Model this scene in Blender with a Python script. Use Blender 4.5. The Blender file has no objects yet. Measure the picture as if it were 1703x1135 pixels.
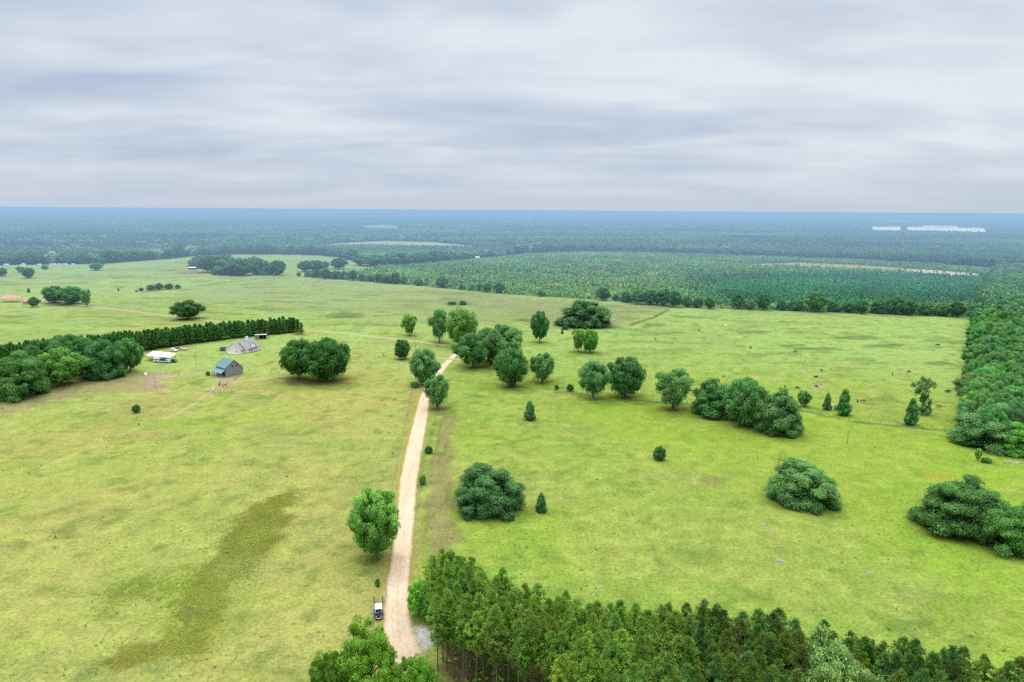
import bpy, math, random
import numpy as np
from mathutils import Vector, Matrix

random.seed(7)
SC = bpy.context.scene
COL = SC.collection
RNG = np.random.default_rng(11)

# ------------------------------------------------------------------ camera
CAM_H = 90.0
FPX, CX, CY = 1135.0, 851.5, 567.5          # focal length and centre of the 1703x1135 photograph
PITCH = math.atan((CY - 349.0) / FPX)
ROLL = math.radians(0.37)
CROT = Matrix.Rotation(math.pi / 2 - PITCH, 3, 'X') @ Matrix.Rotation(ROLL, 3, 'Z')
CR = np.array(CROT)


def ray(px, py):
    return CROT @ Vector(((px - CX) / FPX, -(py - CY) / FPX, -1.0))


def at(px, py, z=0.0):
    """ground point (or point on the level plane z) seen in this direction"""
    d = ray(px, py)
    t = (z - CAM_H) / d.z
    return Vector((d.x * t, d.y * t, z))


def proj(X, Y, Z=0.0):
    P = np.stack([X, Y, np.zeros_like(X) + Z - CAM_H], -1) @ CR
    dep = np.maximum(-P[..., 2], 1e-3)
    px = CX + FPX * P[..., 0] / dep
    py = CY - FPX * P[..., 1] / dep
    bad = -P[..., 2] < 1.0
    px = np.where(bad, -9e3, px)
    py = np.where(bad, 9e3, py)
    return px, py


def zdepth(p):
    v = CROT.transposed() @ (Vector(p) - Vector((0, 0, CAM_H)))
    return -v.z


cam_d = bpy.data.cameras.new('camera')
cam = bpy.data.objects.new('camera', cam_d)
COL.objects.link(cam)
cam_d.sensor_width = 36.0
cam_d.lens = 36.0 * FPX / 1703.0
cam_d.clip_start = 1.0
cam_d.clip_end = 200000.0
cam.matrix_world = Matrix.Translation((0, 0, CAM_H)) @ CROT.to_4x4()
SC.camera = cam
SC.view_settings.view_transform = 'Standard'
SC.view_settings.look = 'None'
SC.view_settings.exposure = 0.0
SC.view_settings.gamma = 1.0
SC.cycles.max_bounces = 6
SC.cycles.diffuse_bounces = 3
SC.cycles.transparent_max_bounces = 8
SC.cycles.volume_bounces = 0
SC.cycles.use_denoising = False


# ------------------------------------------------------------------ colour helpers
def lin(c):
    c = np.asarray(c, float) / 255.0
    return np.where(c <= 0.04045, c / 12.92, ((c + 0.055) / 1.055) ** 2.4)


ILL = 2.6            # open-ground light under this sky: seen colour / base colour


def alb(r, g, b, ill=None):
    return lin((r, g, b)) / (ill or ILL)


def rgba(c):
    return (float(c[0]), float(c[1]), float(c[2]), 1.0)


# ------------------------------------------------------------------ numpy noise
def _hash(ix, iy, seed):
    h = (ix * 374761393 + iy * 668265263 + seed * 974634721) & 0xFFFFFFFF
    h = ((h ^ (h >> 13)) * 1274126177) & 0xFFFFFFFF
    h = ((h ^ (h >> 16)) * 2246822519) & 0xFFFFFFFF
    return ((h ^ (h >> 15)) & 0xFFFFFF) / float(0xFFFFFF)


def vnoise(x, y, seed=0):
    x0, y0 = np.floor(x), np.floor(y)
    fx, fy = x - x0, y - y0
    fx, fy = fx * fx * (3 - 2 * fx), fy * fy * (3 - 2 * fy)
    ix, iy = x0.astype(np.int64), y0.astype(np.int64)
    a, b = _hash(ix, iy, seed), _hash(ix + 1, iy, seed)
    c, d = _hash(ix, iy + 1, seed), _hash(ix + 1, iy + 1, seed)
    return (a * (1 - fx) + b * fx) * (1 - fy) + (c * (1 - fx) + d * fx) * fy


def fbm(x, y, seed=0, octv=4):
    s, a, t = 0.0, 0.5, 0.0
    for i in range(octv):
        s = s + a * vnoise(x, y, seed + i * 17)
        t += a
        a *= 0.55
        x, y = x * 2.03 + 13.7, y * 2.03 - 7.1
    return s / t


def sstep(a, b, x):
    t = np.clip((x - a) / (b - a), 0, 1)
    return t * t * (3 - 2 * t)


def poly_sd(X, Y, pts):
    """signed distance to a polygon (negative inside)"""
    n = len(pts)
    d = np.full(X.shape, 1e18)
    inside = np.zeros(X.shape, bool)
    for i in range(n):
        ax, ay = pts[i]
        bx, by = pts[(i + 1) % n]
        ex, ey = bx - ax, by - ay
        wx, wy = X - ax, Y - ay
        t = np.clip((wx * ex + wy * ey) / (ex * ex + ey * ey + 1e-12), 0, 1)
        d = np.minimum(d, (wx - ex * t) ** 2 + (wy - ey * t) ** 2)
        cond = (ay > Y) != (by > Y)
        xi = ax + (Y - ay) / (by - ay + 1e-12) * ex
        inside ^= cond & (X < xi)
    return np.where(inside, -1, 1) * np.sqrt(d)


def line_d(X, Y, pts):
    d = np.full(X.shape, 1e18)
    for (ax, ay), (bx, by) in zip(pts[:-1], pts[1:]):
        ex, ey = bx - ax, by - ay
        wx, wy = X - ax, Y - ay
        t = np.clip((wx * ex + wy * ey) / (ex * ex + ey * ey + 1e-12), 0, 1)
        d = np.minimum(d, (wx - ex * t) ** 2 + (wy - ey * t) ** 2)
    return np.sqrt(d)


def W(pts):
    return [tuple(at(*p)[:2]) for p in pts]


# ------------------------------------------------------------------ materials
class NT:
    def __init__(self, name):
        self.m = bpy.data.materials.new(name)
        self.m.use_nodes = True
        self.t = self.m.node_tree
        self.t.nodes.clear()
        self.out = self.t.nodes.new('ShaderNodeOutputMaterial')

    def n(self, typ, **kw):
        nd = self.t.nodes.new(typ)
        for k, v in kw.items():
            setattr(nd, k, v)
        return nd

    def l(self, a, b):
        self.t.links.new(a, b)

    def math(self, op, a, b=None, clamp=False):
        nd = self.n('ShaderNodeMath', operation=op, use_clamp=clamp)
        for i, v in enumerate((a, b)):
            if v is None:
                continue
            if isinstance(v, (int, float)):
                nd.inputs[i].default_value = v
            else:
                self.l(v, nd.inputs[i])
        return nd.outputs[0]

    def mix(self, fac, a, b, blend='MIX'):
        nd = self.n('ShaderNodeMix', data_type='RGBA', blend_type=blend)
        for s, v in ((nd.inputs[0], fac), (nd.inputs[6], a), (nd.inputs[7], b)):
            if isinstance(v, (int, float)):
                s.default_value = v
            elif isinstance(v, (tuple, list)):
                s.default_value = v if len(v) == 4 else (*v, 1)
            else:
                self.l(v, s)
        return nd.outputs[2]

    def noise(self, scale, detail=3, vec=None, rough=0.55):
        nd = self.n('ShaderNodeTexNoise')
        nd.inputs['Scale'].default_value = scale
        nd.inputs['Detail'].default_value = detail
        nd.inputs['Roughness'].default_value = rough
        if vec is not None:
            self.l(vec, nd.inputs['Vector'])
        return nd.outputs['Fac']

    def ramp(self, fac, lo, hi):
        nd = self.n('ShaderNodeMapRange')
        self.l(fac, nd.inputs[0])
        nd.inputs[1].default_value, nd.inputs[2].default_value = lo, hi
        return nd.outputs[0]


def mat_ground():
    """base colour from the baked 'albedo' attribute, broken up by fine grass noise"""
    k = NT('grass_ground')
    a = k.n('ShaderNodeAttribute', attribute_name='albedo')
    rough = k.n('ShaderNodeAttribute', attribute_name='fine')
    geo = k.n('ShaderNodeNewGeometry')
    p = geo.outputs['Position']
    n1 = k.noise(1.1, 6, p, 0.75)
    n2 = k.noise(0.22, 5, p, 0.65)
    n3 = k.noise(3.6, 3, p, 0.7)
    f1 = k.ramp(n1, 0.28, 0.72)
    f2 = k.ramp(n2, 0.25, 0.75)
    f3 = k.ramp(n3, 0.25, 0.75)
    s = k.math('ADD', k.math('MULTIPLY', f1, 0.62), k.math('MULTIPLY', f2, 0.30))
    s = k.math('ADD', s, k.math('MULTIPLY', f3, 0.50))
    s = k.math('MULTIPLY', k.math('SUBTRACT', s, 0.71), 1.45)
    s = k.math('MULTIPLY', s, rough.outputs['Fac'])
    s = k.math('ADD', s, 1.0)
    comb = k.n('ShaderNodeCombineXYZ')
    for i in range(3):
        k.l(s, comb.inputs[i])
    c = k.mix(1.0, a.outputs['Color'], comb.outputs[0], 'MULTIPLY')
    # small darker tussocks
    t = k.math('MULTIPLY', k.ramp(k.noise(0.42, 8, p, 0.88), 0.575, 0.67), rough.outputs['Fac'])
    t = k.math('MULTIPLY', t, 0.85, True)
    dark = k.mix(1.0, c, (0.42, 0.60, 0.52, 1), 'MULTIPLY')
    c = k.mix(t, c, dark)
    b = k.n('ShaderNodeBsdfDiffuse')
    b.inputs['Roughness'].default_value = 0.0
    k.l(c, b.inputs['Color'])
    bump = k.n('ShaderNodeBump')
    bump.inputs['Strength'].default_value = 0.35
    bump.inputs['Distance'].default_value = 0.5
    k.l(n1, bump.inputs['Height'])
    k.l(bump.outputs[0], b.inputs['Normal'])
    k.l(b.outputs[0], k.out.inputs[0])
    return k.m


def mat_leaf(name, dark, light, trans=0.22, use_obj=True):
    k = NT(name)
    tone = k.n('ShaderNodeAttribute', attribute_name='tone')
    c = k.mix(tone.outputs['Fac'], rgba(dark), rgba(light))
    if use_obj:
        oi = k.n('ShaderNodeObjectInfo')
        c = k.mix(1.0, c, oi.outputs['Color'], 'MULTIPLY')
        r = k.math('ADD', k.math('MULTIPLY', oi.outputs['Random'], 0.34), 0.83)
    else:
        at_ = k.n('ShaderNodeAttribute', attribute_name='tint')
        c = k.mix(1.0, c, at_.outputs['Color'], 'MULTIPLY')
        r = k.math('ADD', 0.5, 0.5)
    comb = k.n('ShaderNodeCombineXYZ')
    for i in range(3):
        k.l(r, comb.inputs[i])
    c = k.mix(1.0, c, comb.outputs[0], 'MULTIPLY')
    d = k.n('ShaderNodeBsdfDiffuse')
    k.l(c, d.inputs['Color'])
    tr = k.n('ShaderNodeBsdfTranslucent')
    k.l(c, tr.inputs['Color'])
    mx = k.n('ShaderNodeMixShader')
    mx.inputs[0].default_value = trans
    k.l(d.outputs[0], mx.inputs[1])
    k.l(tr.outputs[0], mx.inputs[2])
    k.l(mx.outputs[0], k.out.inputs[0])
    return k.m


def mat_plain(name, c, rough=0.7, var=0.25, scale=1.5, metal=0.0, spec=0.3, stretch=None, dirt=None):
    k = NT(name)
    tc = k.n('ShaderNodeTexCoord')
    v = tc.outputs['Object']
    if stretch:
        mp = k.n('ShaderNodeMapping')
        mp.inputs['Scale'].default_value = stretch
        k.l(v, mp.inputs['Vector'])
        v = mp.outputs[0]
    n = k.ramp(k.noise(scale, 4, v, 0.65), 0.3, 0.7)
    lo = tuple(float(x) * (1 - var) for x in c) + (1,)
    hi = tuple(min(0.95, float(x) * (1 + var)) for x in c) + (1,)
    cc = k.mix(n, lo, hi)
    if dirt is not None:
        n2 = k.ramp(k.noise(scale * 0.37, 5, v, 0.7), 0.52, 0.75)
        cc = k.mix(n2, cc, rgba(dirt))
    b = k.n('ShaderNodeBsdfPrincipled')
    k.l(cc, b.inputs['Base Color'])
    b.inputs['Roughness'].default_value = rough
    b.inputs['Metallic'].default_value = metal
    b.inputs['Specular IOR Level'].default_value = spec
    k.l(b.outputs[0], k.out.inputs[0])
    return k.m


M = {}
M['ground'] = mat_ground()
M['oak'] = mat_leaf('oak_foliage', (0.036, 0.108, 0.032), (0.210, 0.405, 0.125), .30)
M['pine'] = mat_leaf('pine_foliage', (0.045, 0.105, 0.018), (0.250, 0.440, 0.070), .30)
M['bright'] = mat_leaf('bright_foliage', (0.055, 0.145, 0.014), (0.220, 0.400, 0.050), .32)
M['mass'] = mat_leaf('wood_foliage', (0.040, 0.100, 0.036), (0.160, 0.300, 0.115), .25, use_obj=False)
M['bark'] = mat_plain('bark', (0.11, 0.085, 0.06), 0.9, 0.4, 3.0, stretch=(1, 1, 0.25))
M['pinebark'] = mat_plain('pine_bark', (0.135, 0.10, 0.075), 0.9, 0.4, 3.0, stretch=(1, 1, 0.3))
M['greywood'] = mat_plain('weathered_boards', (0.205, 0.20, 0.215), 0.85, 0.34, 2.2, stretch=(0.6, 0.6, 5), dirt=(0.13, 0.125, 0.13))
M['tealroof'] = mat_plain('teal_metal_roof', (0.095, 0.195, 0.19), 0.6, 0.18, 0.8, spec=0.5)
M['whitepaint'] = mat_plain('white_paint', (0.74, 0.74, 0.72), 0.5, 0.08, 2.0)
M['whiteroof'] = mat_plain('white_metal_roof', (0.82, 0.82, 0.80), 0.4, 0.06, 0.6)
M['beige'] = mat_plain('beige_siding', (0.78, 0.655, 0.595), 0.8, 0.05, 1.5, stretch=(0.3, 0.3, 6))
M['greyroof'] = mat_plain('grey_shingles', (0.22, 0.215, 0.22), 0.9, 0.15, 3.0)
M['brownwood'] = mat_plain('brown_boards', (0.22, 0.15, 0.11), 0.9, 0.35, 2.0, stretch=(1, 1, 5))
M['tanroof'] = mat_plain('tan_metal_roof', (0.52, 0.42, 0.33), 0.6, 0.15, 1.0)
M['glass'] = mat_plain('dark_glass', (0.012, 0.015, 0.02), 0.2, 0.1, 1.0, spec=0.25)
M['black'] = mat_plain('black_plastic', (0.015, 0.016, 0.02), 0.5, 0.2, 2.0)
M['darkhole'] = mat_plain('dark_interior', (0.02, 0.018, 0.016), 0.9, 0.2, 2.0)
M['red'] = mat_plain('faded_red_metal', (0.52, 0.16, 0.13), 0.5, 0.15, 0.7)
M['metal'] = mat_plain('galvanised_metal', (0.35, 0.36, 0.37), 0.5, 0.15, 2.0, metal=0.3)
M['post'] = mat_plain('post_wood', (0.20, 0.17, 0.13), 0.9, 0.3, 3.0)
M['carwhite'] = mat_plain('white_car_paint', (0.78, 0.78, 0.79), 0.25, 0.04, 1.0, spec=0.6)
M['carsilver'] = mat_plain('silver_car_paint', (0.50, 0.52, 0.56), 0.28, 0.05, 1.0, metal=0.3, spec=0.6)
M['carblue'] = mat_plain('dark_blue_car_paint', (0.008, 0.011, 0.024), 0.5, 0.1, 1.0, spec=0.12)
M['tyre'] = mat_plain('tyre_rubber', (0.02, 0.02, 0.02), 0.9, 0.2, 3.0)
M['lamp'] = mat_plain('lamp_glass', (0.75, 0.75, 0.72), 0.2, 0.05, 3.0, spec=0.7)
M['tealpaint'] = mat_plain('dark_teal_paint', (0.03, 0.11, 0.12), 0.4, 0.2, 1.0)
M['cowblack'] = mat_plain('black_hide', (0.012, 0.011, 0.011), 0.7, 0.3, 2.0)
M['cowbrown'] = mat_plain('brown_hide', (0.24, 0.075, 0.03), 0.7, 0.2, 2.0)
M['horse'] = mat_plain('chestnut_hide', (0.23, 0.085, 0.035), 0.6, 0.2, 1.5)
M['horsedark'] = mat_plain('dark_bay_hide', (0.045, 0.022, 0.014), 0.6, 0.2, 1.5)
M['mane'] = mat_plain('dark_mane', (0.02, 0.014, 0.010), 0.8, 0.2, 3.0)
M['stone'] = mat_plain('pale_limestone', (0.23, 0.21, 0.175), 0.95, 0.2, 1.2)
M['deadwood'] = mat_plain('bleached_deadwood', (0.42, 0.38, 0.34), 0.95, 0.2, 2.0)
M['greendark'] = mat_plain('dark_green_paint', (0.03, 0.06, 0.03), 0.4, 0.2, 1.5)


# ------------------------------------------------------------------ object helpers
def tag(o, label=None, cat=None, group=None, kind=None):
    for k_, v in (('label', label), ('category', cat), ('group', group), ('kind', kind)):
        if v:
            o[k_] = v
    return o


def link(o, parent=None):
    COL.objects.link(o)
    if parent is not None:
        o.parent = parent
    return o


def empty(name, loc, rz=0.0, scale=(1, 1, 1)):
    o = bpy.data.objects.new(name, None)
    o.empty_display_size = 0.5
    o.location = loc
    o.rotation_euler = (0, 0, rz)
    o.scale = scale
    return link(o)


def mesh_np(name, V, F, mats, midx=None, attrs=None, cattrs=None, smooth=False):
    """V (n,3); F list of (m,k) int arrays"""
    me = bpy.data.meshes.new(name)
    F = [np.asarray(f, np.int32) for f in F if len(f)]
    nl = sum(f.size for f in F)
    npoly = sum(len(f) for f in F)
    me.vertices.add(len(V))
    me.vertices.foreach_set('co', np.ascontiguousarray(V, np.float32).ravel())
    me.loops.add(nl)
    me.polygons.add(npoly)
    me.loops.foreach_set('vertex_index', np.concatenate([f.ravel() for f in F]))
    ls = np.concatenate([np.full(len(f), f.shape[1], np.int32) for f in F])
    st = np.concatenate([[0], np.cumsum(ls)[:-1]]).astype(np.int32)
    me.polygons.foreach_set('loop_start', st)
    me.polygons.foreach_set('loop_total', ls)
    if midx is not None:
        me.polygons.foreach_set('material_index', np.ascontiguousarray(midx, np.int32))
    if smooth:
        me.polygons.foreach_set('use_smooth', np.ones(npoly, bool))
    for m in mats:
        me.materials.append(m)
    for k_, v in (attrs or {}).items():
        a = me.attributes.new(k_, 'FLOAT', 'POINT')
        a.data.foreach_set('value', np.ascontiguousarray(v, np.float32))
    for k_, v in (cattrs or {}).items():
        a = me.attributes.new(k_, 'FLOAT_COLOR', 'POINT')
        v = np.concatenate([v, np.ones((len(v), 1))], 1)
        a.data.foreach_set('color', np.ascontiguousarray(v, np.float32).ravel())
    me.update(calc_edges=True)
    me.validate()
    return me


class MB:
    """collects boxes, prisms, tubes; build() links them as ONE mesh object"""
    def __init__(self):
        self.v, self.f = [], []

    def add(self, vs, fs):
        b = len(self.v)
        self.v += [tuple(x) for x in vs]
        self.f += [tuple(b + i for i in q) for q in fs]
        return self

    def box(self, x0, x1, y0, y1, z0, z1):
        vs = [(x, y, z) for z in (z0, z1) for x, y in ((x0, y0), (x1, y0), (x1, y1), (x0, y1))]
        return self.add(vs, [(3, 2, 1, 0), (4, 5, 6, 7), (0, 1, 5, 4), (1, 2, 6, 5), (2, 3, 7, 6), (3, 0, 4, 7)])

    def prism(self, pts, axis, a, b):
        """pts 2-D outline extruded along axis from a to b"""
        n = len(pts)

        def mk(p, t):
            if axis == 'y':
                return (p[0], t, p[1])
            if axis == 'x':
                return (t, p[0], p[1])
            return (p[0], p[1], t)
        vs = [mk(p, a) for p in pts] + [mk(p, b) for p in pts]
        fs = [tuple(range(n - 1, -1, -1)), tuple(range(n, 2 * n))]
        fs += [(i, (i + 1) % n, n + (i + 1) % n, n + i) for i in range(n)]
        return self.add(vs, fs)

    def slab(self, p, q, r, s, t):
        """four corners thickened downward by t"""
        vs = [Vector(x) for x in (p, q, r, s)]
        lo = [v - Vector((0, 0, t)) for v in vs]
        return self.add(lo + vs, [(3, 2, 1, 0), (4, 5, 6, 7), (0, 1, 5, 4), (1, 2, 6, 5), (2, 3, 7, 6), (3, 0, 4, 7)])

    def tube(self, pts, radii, n=7, cap=True):
        pts = [Vector(p) for p in pts]
        rings = []
        for i, p in enumerate(pts):
            t = (pts[min(i + 1, len(pts) - 1)] - pts[max(i - 1, 0)])
            t = t.normalized() if t.length > 1e-9 else Vector((0, 0, 1))
            u = t.orthogonal().normalized()
            if i and rings:
                u = (prev - t * prev.dot(t))
                u = u.normalized() if u.length > 1e-6 else t.orthogonal().normalized()
            prev = u
            w = t.cross(u)
            r = radii[i] if hasattr(radii, '__len__') else radii
            rings.append([p + (u * math.cos(2 * math.pi * k / n) + w * math.sin(2 * math.pi * k / n)) * r for k in range(n)])
        vs = [v for ring in rings for v in ring]
        fs = []
        for i in range(len(rings) - 1):
            for k in range(n):
                fs.append((i * n + k, i * n + (k + 1) % n, (i + 1) * n + (k + 1) % n, (i + 1) * n + k))
        if cap:
            fs.append(tuple(range(n - 1, -1, -1)))
            fs.append(tuple((len(rings) - 1) * n + k for k in range(n)))
        return self.add(vs, fs)

    def cyl(self, x, y, z0, z1, r, n=8):
        return self.tube([(x, y, z0), (x, y, z1)], r, n)

    def mesh(self, name, mat, smooth=False):
        me = bpy.data.meshes.new(name)
        me.from_pydata(self.v, [], self.f)
        me.materials.append(mat)
        if smooth:
            me.polygons.foreach_set('use_smooth', np.ones(len(me.polygons), bool))
        me.update()
        return me

    def build(self, name, mat, parent=None, loc=None, rz=0.0, smooth=False, bevel=0.0):
        o = bpy.data.objects.new(name, self.mesh(name, mat, smooth))
        if loc is not None:
            o.location = loc
        o.rotation_euler = (0, 0, rz)
        link(o, parent)
        if bevel:
            b = o.modifiers.new('bevel', 'BEVEL')
            b.width = bevel
            b.segments = 2
            b.limit_method = 'ANGLE'
        return o


def copy_tree(o, parent=None):
    c = o.copy()
    COL.objects.link(c)
    c.parent = parent
    for ch in list(o.children):
        copy_tree(ch, c)
    return c
# ------------------------------------------------------------------ the land: outlines read off the photograph as ground points
ROAD_L = [(646, 1180), (640, 1120), (637, 1075), (637.5, 1035), (641, 1000), (646, 960), (655.5, 900), (665.5, 800), (675, 750), (688, 700), (699, 660), (710, 636), (725, 617), (737, 605), (749, 593), (760, 584), (775, 575)]
ROAD_R = [(712, 1180), (708, 1130), (700, 1085), (684, 1040), (678.5, 1000), (680.5, 960), (685, 900), (693.5, 800), (701.5, 750), (710, 700), (714.5, 660), (722, 640), (736, 620), (746, 607), (757, 595), (767, 585.5), (781, 576)]
FOREST_FOOT = [(-300, 442), (0, 441), (60, 440), (130, 439), (180, 438), (260, 432), (330, 425.5), (400, 423), (500, 423.5), (560, 427), (590, 436), (640, 441), (700, 437), (790, 430.5), (880, 422), (950, 419.5), (1050, 419.5), (1150, 423), (1230, 426), (1400, 432), (1560, 440), (1650, 446), (1720, 448), (2000, 452)]
PLANT_POLY = [(500, 461), (600, 468), (700, 476), (830, 489), (1000, 500), (1200, 514), (1400, 520), (1612, 528), (1622, 522), (1636, 484), (1656, 450), (1560, 441), (1400, 433), (1230, 427), (1150, 424), (1050, 421), (950, 421), (880, 423.5), (790, 433), (700, 440), (640, 444), (600, 452)]
RIGHT_WOOD = [(1597, 738), (1606, 690), (1611, 640), (1616, 580), (1617, 545), (1618, 524), (1632, 485), (1655, 447), (2300, 447), (2300, 765), (1720, 765), (1640, 752)]
STAND_TOP = [(716, 938), (745, 899), (800, 932), (870, 968), (960, 988), (1080, 1002), (1190, 998), (1290, 1013), (1400, 1048), (1500, 1063), (1600, 1083), (1710, 1103), (1900, 1140)]
STAND_H = 17.0
STAND = [tuple(at(*p, STAND_H)[:2]) for p in STAND_TOP] + [(190, 62), (60, 62)] + [tuple(at(*q)[:2]) for q in [(1130, 1400), (1000, 1270), (900, 1200), (800, 1158), (716, 1122)]] + [(-14.0, 123)]
WEEDS_A = [(498, 815), (486, 850), (473, 886), (444, 920), (402, 970), (376, 990), (368, 1037), (331, 1095), (234, 1108), (180, 1104), (201, 1074), (251, 1062), (293, 1037), (287, 1010), (280, 970), (320, 948), (360, 928), (356, 899), (377, 865), (444, 827)]
WEEDS_B = [(167, 986), (188, 970), (234, 957), (276, 966), (268, 984), (220, 998), (180, 1007)]
PALE_FIELDS = [[(598, 376), (640, 373.8), (668, 377), (660, 385), (610, 384)],
               [(305, 359.5), (430, 358.8), (450, 361.5), (330, 364)],
               [(205, 361.5), (240, 360.8), (250, 362.6), (215, 363)]]
# ripe fields far off, seen edge-on between the woods
CROP_FIELDS = [[(1447, 377.2), (1501, 377.2), (1502, 387), (1446, 386.6)],
               [(1505, 377.8), (1533, 377.4), (1533, 375.4), (1595, 375.6), (1595, 379), (1640, 379.6), (1641, 389.5), (1597, 389), (1590, 388), (1505, 387)],
               [(1474, 367.2), (1514, 367.4), (1514, 371.6), (1473, 371.2)], [(1520, 368.0), (1542, 368.2), (1542, 371.6), (1520, 371.4)], [(1578, 368.6), (1600, 368.9), (1600, 371.2), (1578, 371)]]
DULL_FIELDS = [[(508, 412), (560, 405), (640, 401), (720, 403), (800, 411), (815, 415), (700, 413), (600, 411)],
               [(385, 416), (420, 411), (450, 412), (440, 420), (395, 421)]]
TAN_STRIP = [(1225, 441), (1330, 437), (1420, 441), (1520, 448), (1630, 455), (1628, 461), (1560, 458), (1450, 450), (1340, 445)]
SAND_PAN = [(1505, 450), (1535, 448.5), (1632, 456), (1625, 460), (1560, 457.5)]


def pale_mask(X, Y, px, py):
    out = np.zeros(X.shape)
    for P in PALE_FIELDS:
        out = np.maximum(out, 1 - sstep(-0.6, 0.6, poly_sd(px, py, P)))
    return out


def albedo(X, Y):
    px, py = proj(X, Y)
    R = np.hypot(X, Y)
    jx, jy = fbm(X / 14, Y / 14, 3) - .5, fbm(X / 14, Y / 14, 5) - .5
    fore = np.clip(R / 260.0, 0.6, 8.0)
    nA, nB, nC = fbm(X / 60, Y / 60, 21, 4), fbm(X / 17, Y / 17, 22, 4), fbm(X / 4.5, Y / 4.5, 23, 3)
    nD = fbm(X / 110, Y / 34, 24, 4)

    def mixc(c, col, m):
        m = np.clip(m, 0, 1)[..., None]
        return c * (1 - m) + np.asarray(col) * m

    roadx = np.interp(py, [590, 660, 750, 900, 1040, 1180], [757, 706, 688, 670, 660, 680])
    left = 1 - sstep(-60, 60, px - roadx)
    c = np.zeros(X.shape + (3,)) + alb(164, 190, 84)
    c = mixc(c, alb(195, 197, 108), left * 0.9)
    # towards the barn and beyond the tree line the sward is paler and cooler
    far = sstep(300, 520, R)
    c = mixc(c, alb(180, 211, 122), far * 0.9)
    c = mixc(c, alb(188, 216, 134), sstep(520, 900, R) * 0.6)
    # swards: lush / dry / brownish
    c = mixc(c, alb(168, 196, 72), sstep(.50, .70, nA) * (1 - far) * .6 * (1 - .65 * left))
    c = mixc(c, alb(200, 190, 108), sstep(.46, .70, fbm(X / 42, Y / 42, 31)) * (.30 + .45 * left) * (1 - far * .5))
    c = mixc(c, alb(148, 176, 80), sstep(.54, .74, nB) * .36 * (1 - .4 * far))
    c = mixc(c, alb(160, 160, 96), sstep(.56, .76, fbm(X / 24, Y / 24, 37)) * .38 * (1 - .4 * far))
    c = mixc(c, alb(206, 216, 104), sstep(.50, .72, nC) * .38)
    c = mixc(c, alb(124, 150, 70), sstep(.58, .74, fbm(X / 5.5, Y / 5.5, 41)) * .50)

    def ell(x0, y0, rx, ry, col, k=1.0, ragged=0.8):
        nonlocal c
        q = np.hypot((px - x0) / rx, (py - y0) / ry) + ragged * (nC - .5) + ragged * .8 * (nB - .5)
        c = mixc(c, col, (1 - sstep(.55, 1.15, q)) * k)

    def pol(P, col, k=1.0, soft=3.0, ragged=6.0):
        nonlocal c
        sd = poly_sd(X, Y, W(P)) + ragged * (nC - .5) * 1.3 + ragged * (nB - .5)
        c = mixc(c, col, (1 - sstep(-soft, soft, sd)) * k)

    def lin_(P, w, col, k=1.0, soft=0.6, ragged=0.6):
        nonlocal c
        d = line_d(X, Y, W(P)) + ragged * (nC - .5) * 2
        c = mixc(c, col, (1 - sstep(w - soft, w + soft, d)) * k)

    # far olive pasture behind the tree line
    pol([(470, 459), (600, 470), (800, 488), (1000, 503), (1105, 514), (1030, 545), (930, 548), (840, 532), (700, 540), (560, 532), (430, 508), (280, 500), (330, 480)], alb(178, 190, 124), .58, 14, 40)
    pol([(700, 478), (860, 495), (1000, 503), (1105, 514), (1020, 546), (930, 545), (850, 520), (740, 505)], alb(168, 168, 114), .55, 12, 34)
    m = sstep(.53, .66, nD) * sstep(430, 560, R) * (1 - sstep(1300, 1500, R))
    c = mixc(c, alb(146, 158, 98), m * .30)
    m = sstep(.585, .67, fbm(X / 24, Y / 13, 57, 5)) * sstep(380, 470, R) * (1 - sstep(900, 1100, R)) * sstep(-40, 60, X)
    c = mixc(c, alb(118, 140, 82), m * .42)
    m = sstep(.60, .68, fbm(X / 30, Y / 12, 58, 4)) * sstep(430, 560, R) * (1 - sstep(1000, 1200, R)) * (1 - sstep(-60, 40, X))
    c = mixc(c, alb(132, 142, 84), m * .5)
    for e in [(1420, 562, 60, 4), (1310, 575, 30, 3), (1480, 575, 40, 3.5), (1560, 605, 30, 4), (1250, 553, 30, 3), (1360, 580, 45, 2.5), (1090, 541, 26, 4), (575, 525, 32, 6), (760, 506, 28, 4), (870, 533, 20, 3)]:
        ell(*e, alb(104, 128, 78), .6)
    # the belt below the right-hand herd is yellower, with a faint old fence line above it
    pol([(930, 650), (1120, 668), (1330, 690), (1520, 716), (1600, 722), (1703, 790), (1703, 1000), (1400, 880), (1000, 720)], alb(170, 200, 66), .45, 14, 22)
    lin_([(925, 652), (1000, 660), (1120, 672), (1330, 682), (1410, 700), (1520, 712), (1590, 718)], 1.6, alb(112, 138, 66), .75, 1.2, 2.2)
    lin_([(745, 632), (830, 640), (925, 650)], 1.0, alb(112, 138, 66), .55, 1.0, 1.6)
    lin_([(1048, 541), (1090, 527), (1110, 516)], 2.2, alb(118, 130, 80), .8, 1.5, 1)
    lin_([(250, 484), (310, 480), (370, 470), (440, 463), (500, 461)], 2.0, alb(120, 140, 84), .7, 2, 2)
    # lush rings below the big oaks
    for e in [(810, 858, 86, 26), (1331, 842, 86, 22), (625, 938, 60, 18), (1240, 722, 130, 20), (1600, 895, 110, 34), (1040, 662, 60, 10), (860, 640, 90, 12), (735, 572, 60, 7), (525, 640, 90, 10), (725, 684, 40, 8), (970, 590, 40, 5), (1119, 684, 50, 8)]:
        ell(*e, alb(146, 184, 60), .4, .5)
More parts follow.
